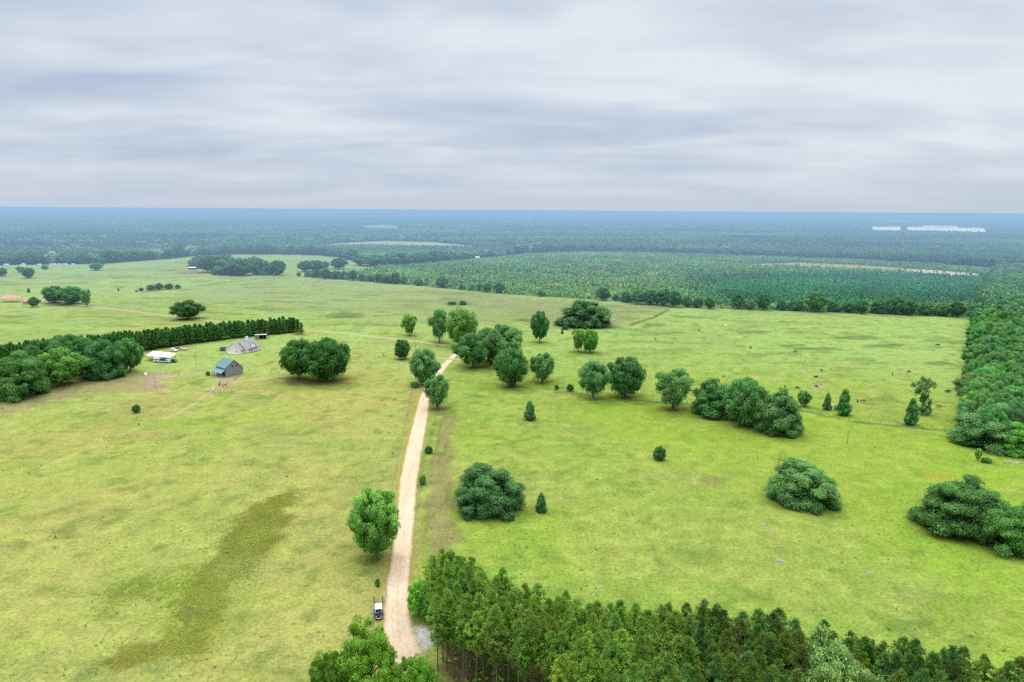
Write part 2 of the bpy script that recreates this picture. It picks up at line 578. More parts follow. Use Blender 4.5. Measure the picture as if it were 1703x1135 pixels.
    # soft tree shade under the crowns, painted into the grass colour
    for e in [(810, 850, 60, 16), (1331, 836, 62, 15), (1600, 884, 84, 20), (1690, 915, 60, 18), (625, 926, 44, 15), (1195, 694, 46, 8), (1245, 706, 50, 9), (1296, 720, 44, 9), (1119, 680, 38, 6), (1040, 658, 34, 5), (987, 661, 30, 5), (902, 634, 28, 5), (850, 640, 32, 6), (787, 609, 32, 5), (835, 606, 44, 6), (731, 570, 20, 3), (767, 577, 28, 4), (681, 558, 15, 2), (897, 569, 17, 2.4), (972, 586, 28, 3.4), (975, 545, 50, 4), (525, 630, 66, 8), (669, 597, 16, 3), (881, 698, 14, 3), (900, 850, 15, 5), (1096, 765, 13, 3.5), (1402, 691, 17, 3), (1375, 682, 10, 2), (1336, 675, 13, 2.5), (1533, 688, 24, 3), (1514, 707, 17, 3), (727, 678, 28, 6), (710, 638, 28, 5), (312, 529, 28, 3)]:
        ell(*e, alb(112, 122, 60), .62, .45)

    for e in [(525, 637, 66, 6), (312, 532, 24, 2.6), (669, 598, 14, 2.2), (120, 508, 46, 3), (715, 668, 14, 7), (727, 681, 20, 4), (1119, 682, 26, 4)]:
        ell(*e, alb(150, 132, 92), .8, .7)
    # bare trampled earth by the left-hand oaks, the pens and the barn
    pol([(-60, 690), (0, 668), (60, 650), (150, 628), (232, 620), (262, 621), (258, 648), (215, 652), (150, 655), (95, 668), (0, 696), (-60, 712)], alb(182, 162, 116), .68, 4.5, 10)
    pol([(225, 622), (262, 621), (256, 648), (232, 650), (250, 634)], alb(205, 172, 146), .9, 2.5, 5)
    pol([(262, 622), (345, 618.5), (345, 620), (300, 624), (262, 634)], alb(214, 184, 150), .85, 1.2, 2)
    pol([(346, 625), (374, 630), (398, 629), (396, 637), (378, 643), (358, 654), (338, 654), (352, 643), (372, 637)], alb(206, 182, 140), .85, 1.0, 2.4)
    ell(275, 650, 13.5, 3.6, alb(222, 190, 142), 1, .2)
    for e in [(406, 640.5, 6.5, 1.6), (398, 651, 6.5, 1.8), (1336, 618, 9, 2), (1290, 630, 11, 2.3), (1364, 632, 9, 2), (1360, 644, 10, 3), (1454, 638, 7, 1.8), (1447, 649, 9, 2.2), (1385, 672, 5, 3), (1418, 610, 8, 2), (1256, 627, 9, 2), (1268, 873, 6, 2), (1284, 883, 4, 1.6), (1297, 934, 9, 2.5), (1445, 954, 7, 2.5), (998, 977, 4, 2), (400, 790, 5, 1.6), (40, 942, 4, 2)]:
        ell(*e, alb(214, 190, 148), .9, .35)
    ell(320, 639, 22, 4, alb(112, 158, 62), .6)
    ell(430, 660, 26, 4, alb(126, 164, 66), .7)
    ell(1180, 800, 26, 10, alb(168, 164, 96), .7)
    ell(1510, 1045, 45, 14, alb(118, 146, 66), .55)
    ell(1165, 925, 50, 16, alb(128, 156, 66), .5)
    ell(1590, 1010, 60, 18, alb(150, 186, 60), .4)
    ell(1555, 792, 26, 6, alb(196, 182, 76), .7)
    ell(1460, 665, 40, 5, alb(126, 150, 76), .6)
    # roadside: dry verge each side, brown mown strip on the right
    pol([(640, 1080), (628, 1000), (640, 900), (655, 790), (668, 720), (690, 660), (705, 640), (716, 645), (712, 700), (704, 770), (700, 850), (705, 900), (690, 980), (684, 1040)], alb(196, 182, 98), .8, 1.6, 3)
    pol([(704, 905), (702, 850), (716, 770), (732, 690), (752, 690), (752, 780), (750, 850), (758, 905), (720, 935)], alb(172, 158, 104), .85, 3, 7)
    m = (1 - sstep(-2, 3, poly_sd(X, Y, W([(704, 905), (702, 850), (716, 770), (732, 690), (758, 690), (752, 850), (760, 905)])))) * sstep(.5, .7, fbm(X / 1.6, Y / 16, 71))
    c = mixc(c, alb(134, 138, 74), m * .7)
    pol([(690, 655), (700, 640), (690, 635), (680, 680), (668, 720), (676, 722)], alb(190, 158, 108), .8, 1.2, 2)
    lin_([(725, 700), (703, 770), (694, 850)], .7, alb(110, 146, 56), .6, .5, 1.2)
    # weed beds
    m = 1 - sstep(-1.2, 1.0, poly_sd(X, Y, W(WEEDS_A)) + 9 * (nC - .5) + 6 * (nB - .5) + .8)
    c = mixc(c, alb(144, 140, 60) * (.80 + .4 * nC)[..., None], m * .86)
    m = 1 - sstep(-2.5, 2.0, poly_sd(X, Y, W(WEEDS_B)) + 6 * (nC - .5) + 5 * (nB - .5))
    c = mixc(c, alb(146, 158, 66), m * .6)
    ell(330, 1000, 120, 80, alb(150, 170, 64), .35)
    ell(315, 1012, 28, 12, alb(140, 130, 84), .5)
    ell(415, 950, 60, 26, alb(178, 172, 110), .5)
    ell(215, 718, 80, 14, alb(196, 190, 110), .5)
    ell(200, 705, 200, 10, alb(146, 184, 66), .35)
    # faint paths
    lin_([(345, 655), (331, 666), (316, 677), (296, 688), (270, 697)], .55, alb(226, 208, 150), .9, .35, .25)
    lin_([(270, 697), (190, 728), (105, 763), (60, 783), (0, 806)], .5, alb(212, 206, 128), .6, .4, .5)
    lin_([(108, 762), (72, 778)], .6, alb(224, 212, 150), .8, .4, .3)
    lin_([(343, 650), (322, 643), (304, 638)], .7, alb(216, 204, 140), .75, .4, .4)
    lin_([(352, 655), (395, 658), (430, 661)], .5, alb(208, 200, 132), .55, .4, .4)
    # distant bare yard below the hilltop oaks
    ell(322, 453, 32, 3.4, alb(186, 150, 120), .85, .5)
    ell(283, 450, 20, 1.6, alb(150, 140, 100), .7, .5)
    # gravel apron by the corner of the pines
    pol([(686, 1044), (705, 1040), (722, 1048), (726, 1066), (712, 1086), (698, 1092), (690, 1070)], alb(240, 230, 216), .95, 1.0, 2)

    # stand floor, wood floors
    sd = poly_sd(X, Y, STAND)
    fl = np.zeros(X.shape + (3,)) + alb(134, 124, 76)
    fl = mixc(fl, alb(104, 116, 54), sstep(.45, .6, nB))
    m = (1 - sstep(-3.0, 1.0, sd + 3 * (nC - .5)))[..., None]
    c = c * (1 - m) + fl * m
    m = 1 - sstep(-2, 3, poly_sd(X, Y, W(RIGHT_WOOD)) + 6 * (nC - .5))
    c = mixc(c, alb(70, 84, 40), m)
    pl = 1 - sstep(-1.0, 1.0, poly_sd(px, py, PLANT_POLY))
    fl = np.zeros(X.shape + (3,)) + alb(120, 150, 84)
    fl = mixc(fl, alb(186, 184, 120), sstep(.50, .66, fbm(X / 50, Y / 50, 83)))
    fl = mixc(fl, alb(70, 118, 60), sstep(1100, 1260, px) * .8)
    c = c * (1 - pl[..., None]) + fl * pl[..., None]
    foot = np.interp(px, [p[0] for p in FOREST_FOOT], [p[1] for p in FOREST_FOOT])
    fo = (1 - sstep(-0.5, 0.5, py - foot)) * (py < 460)
    fl = np.zeros(X.shape + (3,)) + alb(62, 92, 52)
    c = c * (1 - fo[..., None]) + fl * fo[..., None]
    for P in DULL_FIELDS:
        c = mixc(c, alb(206, 206, 160), 1 - sstep(-.8, .8, poly_sd(px, py, P) + 3 * (nA - .5)))
    for i_, P in enumerate(PALE_FIELDS):
        c = mixc(c, np.array([.21, .23, .14]), 1 - sstep(-.6, .6, poly_sd(px, py, P)))
    c = mixc(c, alb(205, 188, 128), 1 - sstep(-1., 1., poly_sd(px, py, TAN_STRIP) + 3 * (fbm(X / 30, Y / 30, 91) - .5)))
    c = mixc(c, alb(244, 226, 196), 1 - sstep(-.6, .6, poly_sd(px, py, SAND_PAN) + 1.2 * (fbm(X / 20, Y / 20, 92) - .5)))
    behind = (Y < 40)
    c = mixc(c, alb(168, 196, 78), behind * 1.0)
    return c


def axis_lines(spec):
    out = [spec[0][0]]
    for a, b, step in spec:
        n = max(1, int(round((b - a) / step)))
        out += list(a + (b - a) * np.arange(1, n + 1) / n)
    return np.array(out)


def geo_lines(a, b, first, grow):
    out, x, s = [], a, first
    while x < b:
        x += s
        s *= grow
        out.append(x)
    return out


xs = axis_lines([(-1200, -600, 8), (-600, -260, 2.6), (-260, 260, 1.15), (260, 600, 2.6), (600, 1200, 8)])
xs = np.concatenate([[-v for v in reversed(geo_lines(1200, 60000, 10, 1.06))], xs, geo_lines(1200, 60000, 10, 1.06)])
ys = axis_lines([(-200, 90, 10), (90, 330, 1.15), (330, 700, 2.4), (700, 1600, 6)])
ys = np.concatenate([[-60000, -12000, -3000, -900], ys, geo_lines(1600, 60000, 8, 1.02)])
GX, GY = np.meshgrid(xs, ys)
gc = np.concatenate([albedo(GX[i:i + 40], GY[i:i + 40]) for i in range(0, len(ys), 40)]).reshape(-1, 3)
nx, ny = len(xs), len(ys)
idx = np.arange(nx * ny).reshape(ny, nx)
F = np.stack([idx[:-1, :-1], idx[:-1, 1:], idx[1:, 1:], idx[1:, :-1]], -1).reshape(-1, 4)
V = np.stack([GX.ravel(), GY.ravel(), np.zeros(nx * ny)], -1)
ground = bpy.data.objects.new('ground', mesh_np('ground', V, [F], [M['ground']], attrs={'fine': np.ones(len(V))}, cattrs={'albedo': gc}))
link(ground)
tag(ground, kind='structure')


for i_, P in enumerate(CROP_FIELDS):
    q = W(P)
    me = mesh_np('crop_field', np.array([(x_, y_, .3) for x_, y_ in q]), [np.arange(len(q))[None, :]], [M['ground']], attrs={'fine': np.full(len(q), .3)}, cattrs={'albedo': np.tile(np.array([[.84, .70, .44]]), (len(q), 1))})
    tag(link(bpy.data.objects.new('crop_field', me)), kind='structure')


def ribbon(name, L, Rr, z, prof, nac=14, step=1.0, jag=0.2, fine=0.5):
    """strip between two ground polylines; prof(u, x, y) gives colour and cover"""
    def res(P):
        P = np.array(P, float)
        s = np.concatenate([[0], np.cumsum(np.hypot(*np.diff(P, axis=0).T))])
        return P, s
    Lp, sl = res(L)
    Rp, sr = res(Rr)
    n = int(max(sl[-1], sr[-1]) / step) + 2
    t = np.linspace(0, 1, n)

    def ev(P, s):
        tt = t * s[-1]
        q = np.stack([np.interp(tt, s, P[:, 0]), np.interp(tt, s, P[:, 1])], -1)
        for _ in range(3):
            q[1:-1] = (q[:-2] + 2 * q[1:-1] + q[2:]) / 4
        return q
    A, B = ev(Lp, sl), ev(Rp, sr)
    d = (B - A) / np.linalg.norm(B - A, axis=1)[:, None]
    A = A - d * (jag * 2.6 * fbm(A[:, 0] / 3, A[:, 1] / 3, 5)[:, None])
    B = B + d * (jag * 2.6 * fbm(B[:, 0] / 3, B[:, 1] / 3, 6)[:, None])
    u = np.linspace(0, 1, nac + 1)
    P = A[:, None] * (1 - u)[None, :, None] + B[:, None] * u[None, :, None]
    X, Y = P[..., 0], P[..., 1]
    U = np.broadcast_to(u[None], X.shape)
    col, cov = prof(U, X, Y)
    base = albedo(X, Y)
    c = base * (1 - cov[..., None]) + col * cov[..., None]
    Z = np.full(X.shape, z)
    V = np.stack([X, Y, Z], -1).reshape(-1, 3)
    idx = np.arange(n * (nac + 1)).reshape(n, nac + 1)
    F = np.stack([idx[:-1, :-1], idx[:-1, 1:], idx[1:, 1:], idx[1:, :-1]], -1).reshape(-1, 4)
    o = bpy.data.objects.new(name, mesh_np(name, V, [F], [M['ground']], attrs={'fine': np.full(len(V), fine)}, cattrs={'albedo': c.reshape(-1, 3)}))
    link(o)
    tag(o, kind='structure')
    return o


def road_prof(U, X, Y):
    c = np.zeros(X.shape + (3,)) + np.array([.455, .342, .226])
    n = fbm(X / 1.2, Y / 9, 7, 3)
    rut = sum(np.exp(-((U - m) / .045) ** 2) for m in (.24, .44, .58, .78))
    mid = np.exp(-((U - .51) / .05) ** 2)
    c = c * (1 - .06 * sstep(.4, .7, n))[..., None]
    c = c * (1 + .07 * rut[..., None] * np.array([1, 1, 1.06]))
    m = (mid * .22 * sstep(.3, .6, fbm(X / 2, Y / 14, 9)))[..., None]
    c = c * (1 - m) + alb(226, 176, 122) * m
    e = sstep(.30, .5, np.abs(U - .5))
    m = (e * .45)[..., None]
    c = c * (1 - m) + alb(236, 192, 140) * m
    patch = sstep(.55, .7, fbm(X / 5, Y / 12, 12))[..., None] * .14
    c = c * (1 - patch) + alb(236, 196, 146) * patch
    cov = 1 - sstep(.40, .50, np.abs(U - .5) + .12 * (fbm(X / 1.1, Y / 1.6, 8) - .5))
    return np.minimum(c, .8), cov


ribbon('sand_road', W(ROAD_L), W(ROAD_R), 0.03, road_prof, 26, 0.8)


def track(name, pts, w, col, z, ruts=True):
    P = [Vector((*p, 0)) for p in W(pts)]
    L, Rr = [], []
    for i, p in enumerate(P):
        t = (P[min(i + 1, len(P) - 1)] - P[max(i - 1, 0)]).normalized()
        s = Vector((-t.y, t.x, 0)) * w
        L.append((p + s)[:2])
        Rr.append((p - s)[:2])

    def prof(U, X, Y):
        c = np.zeros(X.shape + (3,)) + np.asarray(col)
        q = np.abs(U - .5)
        cov = 1 - sstep(.28, .48, q + .25 * (fbm(X / 3, Y / 3, 8) - .5))
        if ruts:
            cov = cov * (1 - .55 * np.exp(-(q / .09) ** 2))
        return c, cov
    return ribbon(name, L, Rr, z, prof, 10, 1.5, 0.1)


track('farm_track', [(505, 549), (540, 552), (575, 555), (646, 563), (695, 568.5), (755, 577)], 3.0, alb(222, 214, 160), 0.04)
track('farm_track', [(20, 494), (68, 499), (110, 505), (156, 511), (205, 516.5), (273, 525), (310, 529.5), (355, 534), (420, 541), (505, 549)], 3.4, alb(214, 208, 156), 0.05)
track('barn_path', [(386, 637), (410, 633), (440, 629.5), (475, 626)], 1.3, alb(224, 206, 160), 0.04, False)
track('side_track', [(695, 592), (732, 597), (765, 598)], 2.2, alb(226, 206, 168), 0.05, False)
# ------------------------------------------------------------------ foliage
def diamonds(C, N, su, sv, rng):
    """leaf-shaped quads at C facing N"""
    n = len(C)
    N = N / (np.linalg.norm(N, axis=1, keepdims=True) + 1e-9)
    r = rng.normal(size=(n, 3))
    U = np.cross(N, r)
    U /= np.linalg.norm(U, axis=1, keepdims=True) + 1e-9
    Vv = np.cross(N, U)
    su = np.broadcast_to(su, (n,))[:, None]
    sv = np.broadcast_to(sv, (n,))[:, None]
    P = np.stack([C + U * su, C + Vv * sv, C - U * su, C - Vv * sv], 1).reshape(-1, 3)
    F = np.arange(4 * n).reshape(n, 4)
    return P, F


ICO_V = np.array([(0, 0, -1), (.7236, -.5257, -.4472), (-.2764, -.8506, -.4472), (-.8944, 0, -.4472), (-.2764, .8506, -.4472), (.7236, .5257, -.4472),
                  (.2764, -.8506, .4472), (-.7236, -.5257, .4472), (-.7236, .5257, .4472), (.2764, .8506, .4472), (.8944, 0, .4472), (0, 0, 1)])
ICO_F = np.array([(0, 1, 2), (1, 0, 5), (0, 2, 3), (0, 3, 4), (0, 4, 5), (1, 5, 10), (2, 1, 6), (3, 2, 7), (4, 3, 8), (5, 4, 9), (1, 10, 6), (2, 6, 7), (3, 7, 8), (4, 8, 9), (5, 9, 10), (6, 10, 11), (7, 6, 11), (8, 7, 11), (9, 8, 11), (10, 9, 11)])


def sph(n, rng):
    d = rng.normal(size=(n, 3))
    return d / np.linalg.norm(d, axis=1, keepdims=True)


def fib(n, rng, zmin=-1.0, zmax=1.0):
    i = np.arange(n) + .5
    z = zmax - (zmax - zmin) * i / n
    a = math.pi * (1 + 5 ** .5) * i + rng.uniform(0, 6.28)
    r = np.sqrt(1 - z * z)
    d = np.stack([r * np.cos(a), r * np.sin(a), z], -1) + rng.normal(size=(n, 3)) * .10
    return d / np.linalg.norm(d, axis=1, keepdims=True)


class Crown:
    def __init__(self, seed):
        self.rng = np.random.default_rng(seed)
        self.V, self.Q, self.T, self.tone = [], [], [], []
        self.n = 0

    def quads(self, C, N, su, sv, tone):
        P, F = diamonds(C, N, su, sv, self.rng)
        self.V.append(P)
        self.Q.append(F + self.n)
        self.tone.append(np.repeat(np.clip(tone, 0, 1.3), 4))
        self.n += len(P)

    def core(self, c, r, tone=0.0, squash=.8):
        P = ICO_V * (np.array([1, 1, squash]) * r) * self.rng.uniform(.8, 1.1, (12, 1)) + c
        self.V.append(P)
        self.T.append(ICO_F + self.n)
        self.tone.append(np.full(12, tone))
        self.n += 12

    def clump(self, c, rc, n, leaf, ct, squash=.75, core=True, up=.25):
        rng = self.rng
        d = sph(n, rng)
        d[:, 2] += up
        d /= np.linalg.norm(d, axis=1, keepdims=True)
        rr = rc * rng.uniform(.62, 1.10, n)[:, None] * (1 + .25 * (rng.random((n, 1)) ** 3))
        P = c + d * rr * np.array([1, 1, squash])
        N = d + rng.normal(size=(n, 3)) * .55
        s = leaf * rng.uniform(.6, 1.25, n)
        tone = ct + .18 * d[:, 2] + rng.normal(size=n) * .20  # upward-facing leaves lighter: light from above painted into the tone
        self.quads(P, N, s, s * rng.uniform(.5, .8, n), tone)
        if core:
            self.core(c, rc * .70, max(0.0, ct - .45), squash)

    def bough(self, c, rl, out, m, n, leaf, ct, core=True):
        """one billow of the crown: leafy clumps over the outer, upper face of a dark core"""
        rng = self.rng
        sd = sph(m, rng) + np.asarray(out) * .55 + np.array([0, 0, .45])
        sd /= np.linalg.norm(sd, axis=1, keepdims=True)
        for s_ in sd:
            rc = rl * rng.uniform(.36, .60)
            self.clump(c + s_ * np.array([1, 1, .8]) * (rl - rc * .55) * rng.uniform(.8, 1.05), rc, n, leaf, ct + .20 * s_[2] + rng.normal() * .10, core=False, up=.5)  # billow tops get the same painted top light
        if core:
            self.core(c - np.array([0, 0, rl * .08]), rl * .70, 0.16, .78)  # dark core tone paints the occlusion inside the crown

    def mesh(self, name, mat):
        V = np.concatenate(self.V)
        fs = [np.concatenate(self.Q)] if self.Q else []
        if self.T:
            fs.append(np.concatenate(self.T))
        return mesh_np(name, V, fs, [mat], attrs={'tone': np.concatenate(self.tone)})


def limb_trunk(seed, r0, zfork, ends, mat, n=7, lean=0.3):
    rng = random.Random(seed)
    mb = MB()
    lx, ly = rng.uniform(-lean, lean), rng.uniform(-lean, lean)
    fork = Vector((lx, ly, zfork))
    mb.tube([(0, 0, -.4), (0, 0, .25), (lx * .4, ly * .4, zfork * .5), fork], [r0 * 1.55, r0 * 1.12, r0 * .95, r0 * .8], n)
    for e in ends:
        e = Vector(e)
        mid = fork.lerp(e, .5) + Vector((0, 0, .10 * (e - fork).length))
        mb.tube([fork - Vector((0, 0, r0)), fork.lerp(mid, .5), mid, e], [r0 * .62, r0 * .5, r0 * .34, r0 * .08], 5)
    return mb.mesh('trunk', mat)


def lobes_crown(seed, kind):
    """prototype crowns, all 20 wide x 14 tall; returns (crown mesh, trunk mesh)"""
    K = Crown(seed)
    rng = K.rng
    R, H = 10.0, 14.0
    ends = []
    if kind in ('dome', 'dome_hi'):                # live oak whose boughs sweep to the ground
        hi = kind == 'dome_hi'
        n = 46 if hi else 38
        D = fib(n, rng, -.06, 1.0)
        ph = rng.uniform(0, 6.28, 4)
        for d in D:
            a = math.atan2(d[1], d[0])
            lump = 1 + .11 * math.sin(2 * a + ph[0]) + .13 * math.sin(3 * a + ph[1]) * (1 - abs(d[2])) + .10 * math.sin(5 * a + 4 * d[2] + ph[2])
            rl = R * rng.uniform(.20, .33)
            hx = math.hypot(d[0], d[1]) + 1e-6
            ro = (1 - max(d[2], 0) ** 2.6) ** .46 / hx
            c = np.array([d[0] * ro * (R - rl * .85), d[1] * ro * (R - rl * .85), .4 + max(d[2], 0) * (H - rl * .9 - .4)]) * (lump * rng.uniform(.86, 1.0))
            c[2] = max(c[2], rl * .42)
            K.bough(c, rl, d, 10 if hi else 8, 110 if hi else 80, .20 if hi else .27, rng.uniform(.25, .75))
            if rng.random() < .4:
                ends.append(tuple(c))
        for d in fib(54, rng, -.05, 1.0):
            K.clump(np.array([d[0] * 7.0, d[1] * 7.0, .8 + max(d[2], 0) * 9.8]), rng.uniform(1.6, 2.4), 70, .26 if hi else .32, rng.uniform(.05, .38), core=False)
        for k_ in range(9):
            d = sph(1, rng)[0]
            K.core(np.array([d[0] * 3.0, d[1] * 3.0, 3.8 + abs(d[2]) * 2.0]), 4.2, 0.0)
        tr = limb_trunk(seed, .75, 2.6, ends[:9], M['bark'])
    elif kind in ('oak', 'open', 'tall'):          # oak with a clear trunk; 'open' has gaps and trailing grey moss
        n = {'oak': 34, 'open': 30, 'tall': 36}[kind]
        zc = {'oak': 6.8, 'open': 7.4, 'tall': 7.4}[kind]
        D = fib(n, rng, -.95, 1.0)
        ph = rng.uniform(0, 6.28, 4)
        amp = {'oak': .13, 'open': .22, 'tall': .18}[kind]
        for d in D:
            a = math.atan2(d[1], d[0])
            lump = 1 + amp * math.sin(2 * a + ph[0] + 2 * d[2]) + amp * .7 * math.sin(3 * a + ph[1] - 3 * d[2]) + amp * .5 * math.sin(5 * a + 6 * d[2] + ph[2])
            rl = R * (rng.uniform(.22, .34) if kind != 'open' else rng.uniform(.18, .31))
            hz = (H - zc) if d[2] > 0 else (zc - .2)
            shell = rng.uniform(.84, 1.0) if kind != 'open' else rng.uniform(.66, 1.02)
            c = np.array([d[0] * (R - rl * .8) * lump * shell, d[1] * (R - rl * .8) * lump * shell, zc + d[2] * (hz - rl * .6) * (.88 + .12 * lump) * shell])
            if d[2] < 0:                            # the crown draws in to a leafy foot
                c[:2] *= 1 - {'oak': .25, 'open': .45, 'tall': .25}[kind] * min(1, -d[2] * 1.25)
            c[2] = max(c[2], rl * .5)
            K.bough(c, rl, d, 7, 85 if kind != 'open' else 75, .26 if kind != 'open' else .245, rng.uniform(.22, .75), core=(kind != 'open' or rng.random() < .5))
            if rng.random() < .6:
                ends.append(tuple(c))
            if kind in ('open', 'oak') and d[2] < .25:   # trailing moss
                m = 12 if kind == 'open' else 6
                P = c + rng.normal(size=(m, 3)) * rl * .55 - np.array([0, 0, rl * .45])
                Nn = rng.normal(size=(m, 3)) * np.array([1, 1, .05])
                L = rng.uniform(.4, 1.1, m)
                U = np.cross(Nn, np.array([0, 0, 1.0]))
                U /= np.linalg.norm(U, axis=1, keepdims=True) + 1e-9
                vs = np.stack([P - U * .2, P + np.array([0, 0, -1.0]) * L[:, None], P + U * .2, P + np.array([0, 0, .6])], 1).reshape(-1, 3)
                K.V.append(vs)
                K.Q.append(np.arange(4 * m).reshape(m, 4) + K.n)
                K.tone.append(np.full(4 * m, .8))
                K.n += 4 * m
        for d in fib(40 if kind != 'open' else 22, rng, -.9, 1.0):
            s_ = rng.uniform(.5, .74)
            K.clump(np.array([d[0] * R * s_, d[1] * R * s_, zc + d[2] * s_ * ((H - zc) if d[2] > 0 else zc * .9)]), rng.uniform(1.5, 2.3), 62, .31, rng.uniform(.05, .40), core=False)
        if kind != 'open':
            for k_ in range(6):
                d = sph(1, rng)[0]
                K.core(np.array([d[0] * 2.6, d[1] * 2.6, zc + .3 + d[2] * 1.8]), 3.6 if kind == 'oak' else 3.0, 0.0)
        tr = limb_trunk(seed, .62, 2.6, ends[:12], M['bark'], lean=.5)
    elif kind == 'cone':                           # cedar-like shrub tree
        n = 64
        for i in range(n):
            z = rng.uniform(0, 1) ** 1.15
            a = rng.uniform(0, 6.28)
            rmax = R * ((1 - z) ** .74) * (.80 + .20 * min(1, z / .15)) * rng.uniform(.55, 1.02) * (1 + .22 * math.sin(2 * a + 9 * z + seed))
            c = np.array([math.cos(a) * rmax * .84, math.sin(a) * rmax * .84, 1.2 + z * (H - 2.2)])
            K.clump(c, R * rng.uniform(.16, .28), 80, .55, rng.uniform(.22, .8), squash=.7)
        for k_ in range(8):
            z = k_ / 8
            K.core(np.array([0, 0, 1.5 + z * 10.5]), R * .62 * (1 - z) ** .62 + .4, 0.0, .5)
        tr = limb_trunk(seed, .55, 2.4, [(0, 0, 11)], M['bark'], lean=.05)
    elif kind == 'bush':                           # round bush
        for d in fib(46, rng, -.35, 1.0):
            rc = R * rng.uniform(.18, .30)
            c = np.array([d[0] * (R - rc * .8), d[1] * (R - rc * .8), max(rc * .5, 5.0 + d[2] * (9.0 - rc * .8))]) * rng.uniform(.85, 1.05)
            K.clump(c, rc, 100, .48, rng.uniform(.22, .82))
        for k_ in range(6):
            d = sph(1, rng)[0]
            K.core(np.array([d[0] * 2.5, d[1] * 2.5, 5.5 + d[2] * 1.5]), 5.0, 0.0)
        tr = limb_trunk(seed, .5, 2.0, [(2, 1, 6), (-2, 0, 6), (0, -2, 7)], M['bark'])
    elif kind == 'loblolly':                       # lone open pine with a flat round head
        for i in range(26):
            z = rng.uniform(.42, 1.0)
            rm = R * (.95 if z > .68 else .6) * math.sqrt(max(.08, 1 - ((z - .80) / .30) ** 2)) * rng.uniform(.25, .95)
            a = rng.uniform(0, 6.28)
            c = np.array([math.cos(a) * rm, math.sin(a) * rm, z * H * .95])
            K.clump(c, R * rng.uniform(.14, .22), 60, .5, rng.uniform(.3, .7), squash=.6, core=rng.random() < .4)
            ends.append(tuple(c))
        for i in range(9):
            a = rng.uniform(0, 6.28)
            c = np.array([math.cos(a) * rng.uniform(2, 6), math.sin(a) * rng.uniform(2, 6), rng.uniform(.6, 5.0)])
            K.clump(c, R * rng.uniform(.16, .24), 60, .5, rng.uniform(.3, .7), core=True)
        mb = MB()
        mb.tube([(0, 0, -.4), (.1, 0, 4), (-.1, .2, 9), (0, 0, 13)], [.55, .42, .34, .12], 7)
        for e in ends[:14]:
            e = Vector(e)
            s = Vector((0, 0, max(4.0, e.z - 2.0)))
            mb.tube([s, s.lerp(e, .6) + Vector((0, 0, -.1)), e], [.16, .11, .04], 5)
        tr = mb.mesh('trunk', M['pinebark'])
    return K.mesh('crown', M['oak']), tr


def pine_proto(seed, H=17.0, R=2.5, zlo=.46, tufts=170, per=15, ln=.62, wd=.060, young=False):
    """tall plantation pine: crown of needle tufts on short branches"""
    K = Crown(seed)
    rng = K.rng
    mb = MB()
    bx, by = rng.uniform(-.35, .35, 2)
    mb.tube([(0, 0, -.3), (bx * .3, by * .3, H * .35), (bx, by, H * .7), (bx * .6, by * .6, H * .97)], [.17, .135, .09, .03] if not young else [.13, .11, .08, .02], 7)
    for i in range(tufts):
        z = zlo + (1 - zlo) * (rng.random() ** .92)
        t = (z - zlo) / (1 - zlo)
        rm = R * (math.sin(math.pi * min(1, .16 + t * .62)) if not young else (1 - t) ** .72 * min(1, .55 + t * 3.0)) * (1 if t < .64 else max(.10, (1 - t) / .36) ** .62 if not young else 1)
        a = rng.uniform(0, 6.28)
        sec = 1 + .28 * math.sin(3 * a + seed) + .15 * math.sin(5 * a + 7 * t)
        r = rm * sec * math.sqrt(rng.uniform(.25, 1.0))
        c = np.array([bx * z + math.cos(a) * r, by * z + math.sin(a) * r, z * H - .25 * r * .4])
        d = sph(per, rng) * np.array([1, 1, .8]) + np.array([math.cos(a) * .3, math.sin(a) * .3, .55])
        d /= np.linalg.norm(d, axis=1, keepdims=True)
        L = ln * rng.uniform(.6, 1.15, per)
        P = c + d * (L * .62)[:, None]
        # thin blades along d
        n = per
        U = d * L[:, None] * .62
        S = np.cross(d, rng.normal(size=(n, 3)))
        S /= np.linalg.norm(S, axis=1, keepdims=True) + 1e-9
        S *= wd * rng.uniform(.8, 1.5, n)[:, None]
        vs = np.stack([P - U, P + S + U * .2, P + U, P - S + U * .2], 1).reshape(-1, 3)
        K.V.append(vs)
        K.Q.append(np.arange(4 * n).reshape(n, 4) + K.n)
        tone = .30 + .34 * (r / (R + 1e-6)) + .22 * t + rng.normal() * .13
        K.tone.append(np.clip(np.repeat(tone + rng.normal(size=n) * .08, 4), 0, 1.2))
        K.n += 4 * n
        if i % 5 == 0:
            s = Vector((bx * z, by * z, z * H - .5 - .3 * r))
            mb.tube([s, Vector(c)], [.035, .012], 3, cap=False)
    for k_ in range(5):
        t = .2 + .14 * k_
        z = zlo + (1 - zlo) * t
        K.core(np.array([bx * z, by * z, z * H]), R * .40 * (1 - .5 * t), .12, 1.3)
    for k_ in range(7):                             # dead stubs under the crown
        z = rng.uniform(.62 * zlo, zlo) * H
        a = rng.uniform(0, 6.28)
        L = rng.uniform(.4, 1.1)
        mb.tube([(bx * .5, by * .5, z), (bx * .5 + math.cos(a) * L, by * .5 + math.sin(a) * L, z + .1)], [.03, .01], 3, cap=False)
    return K.mesh('crown', M['pine']), mb.mesh('trunk', M['pinebark'])


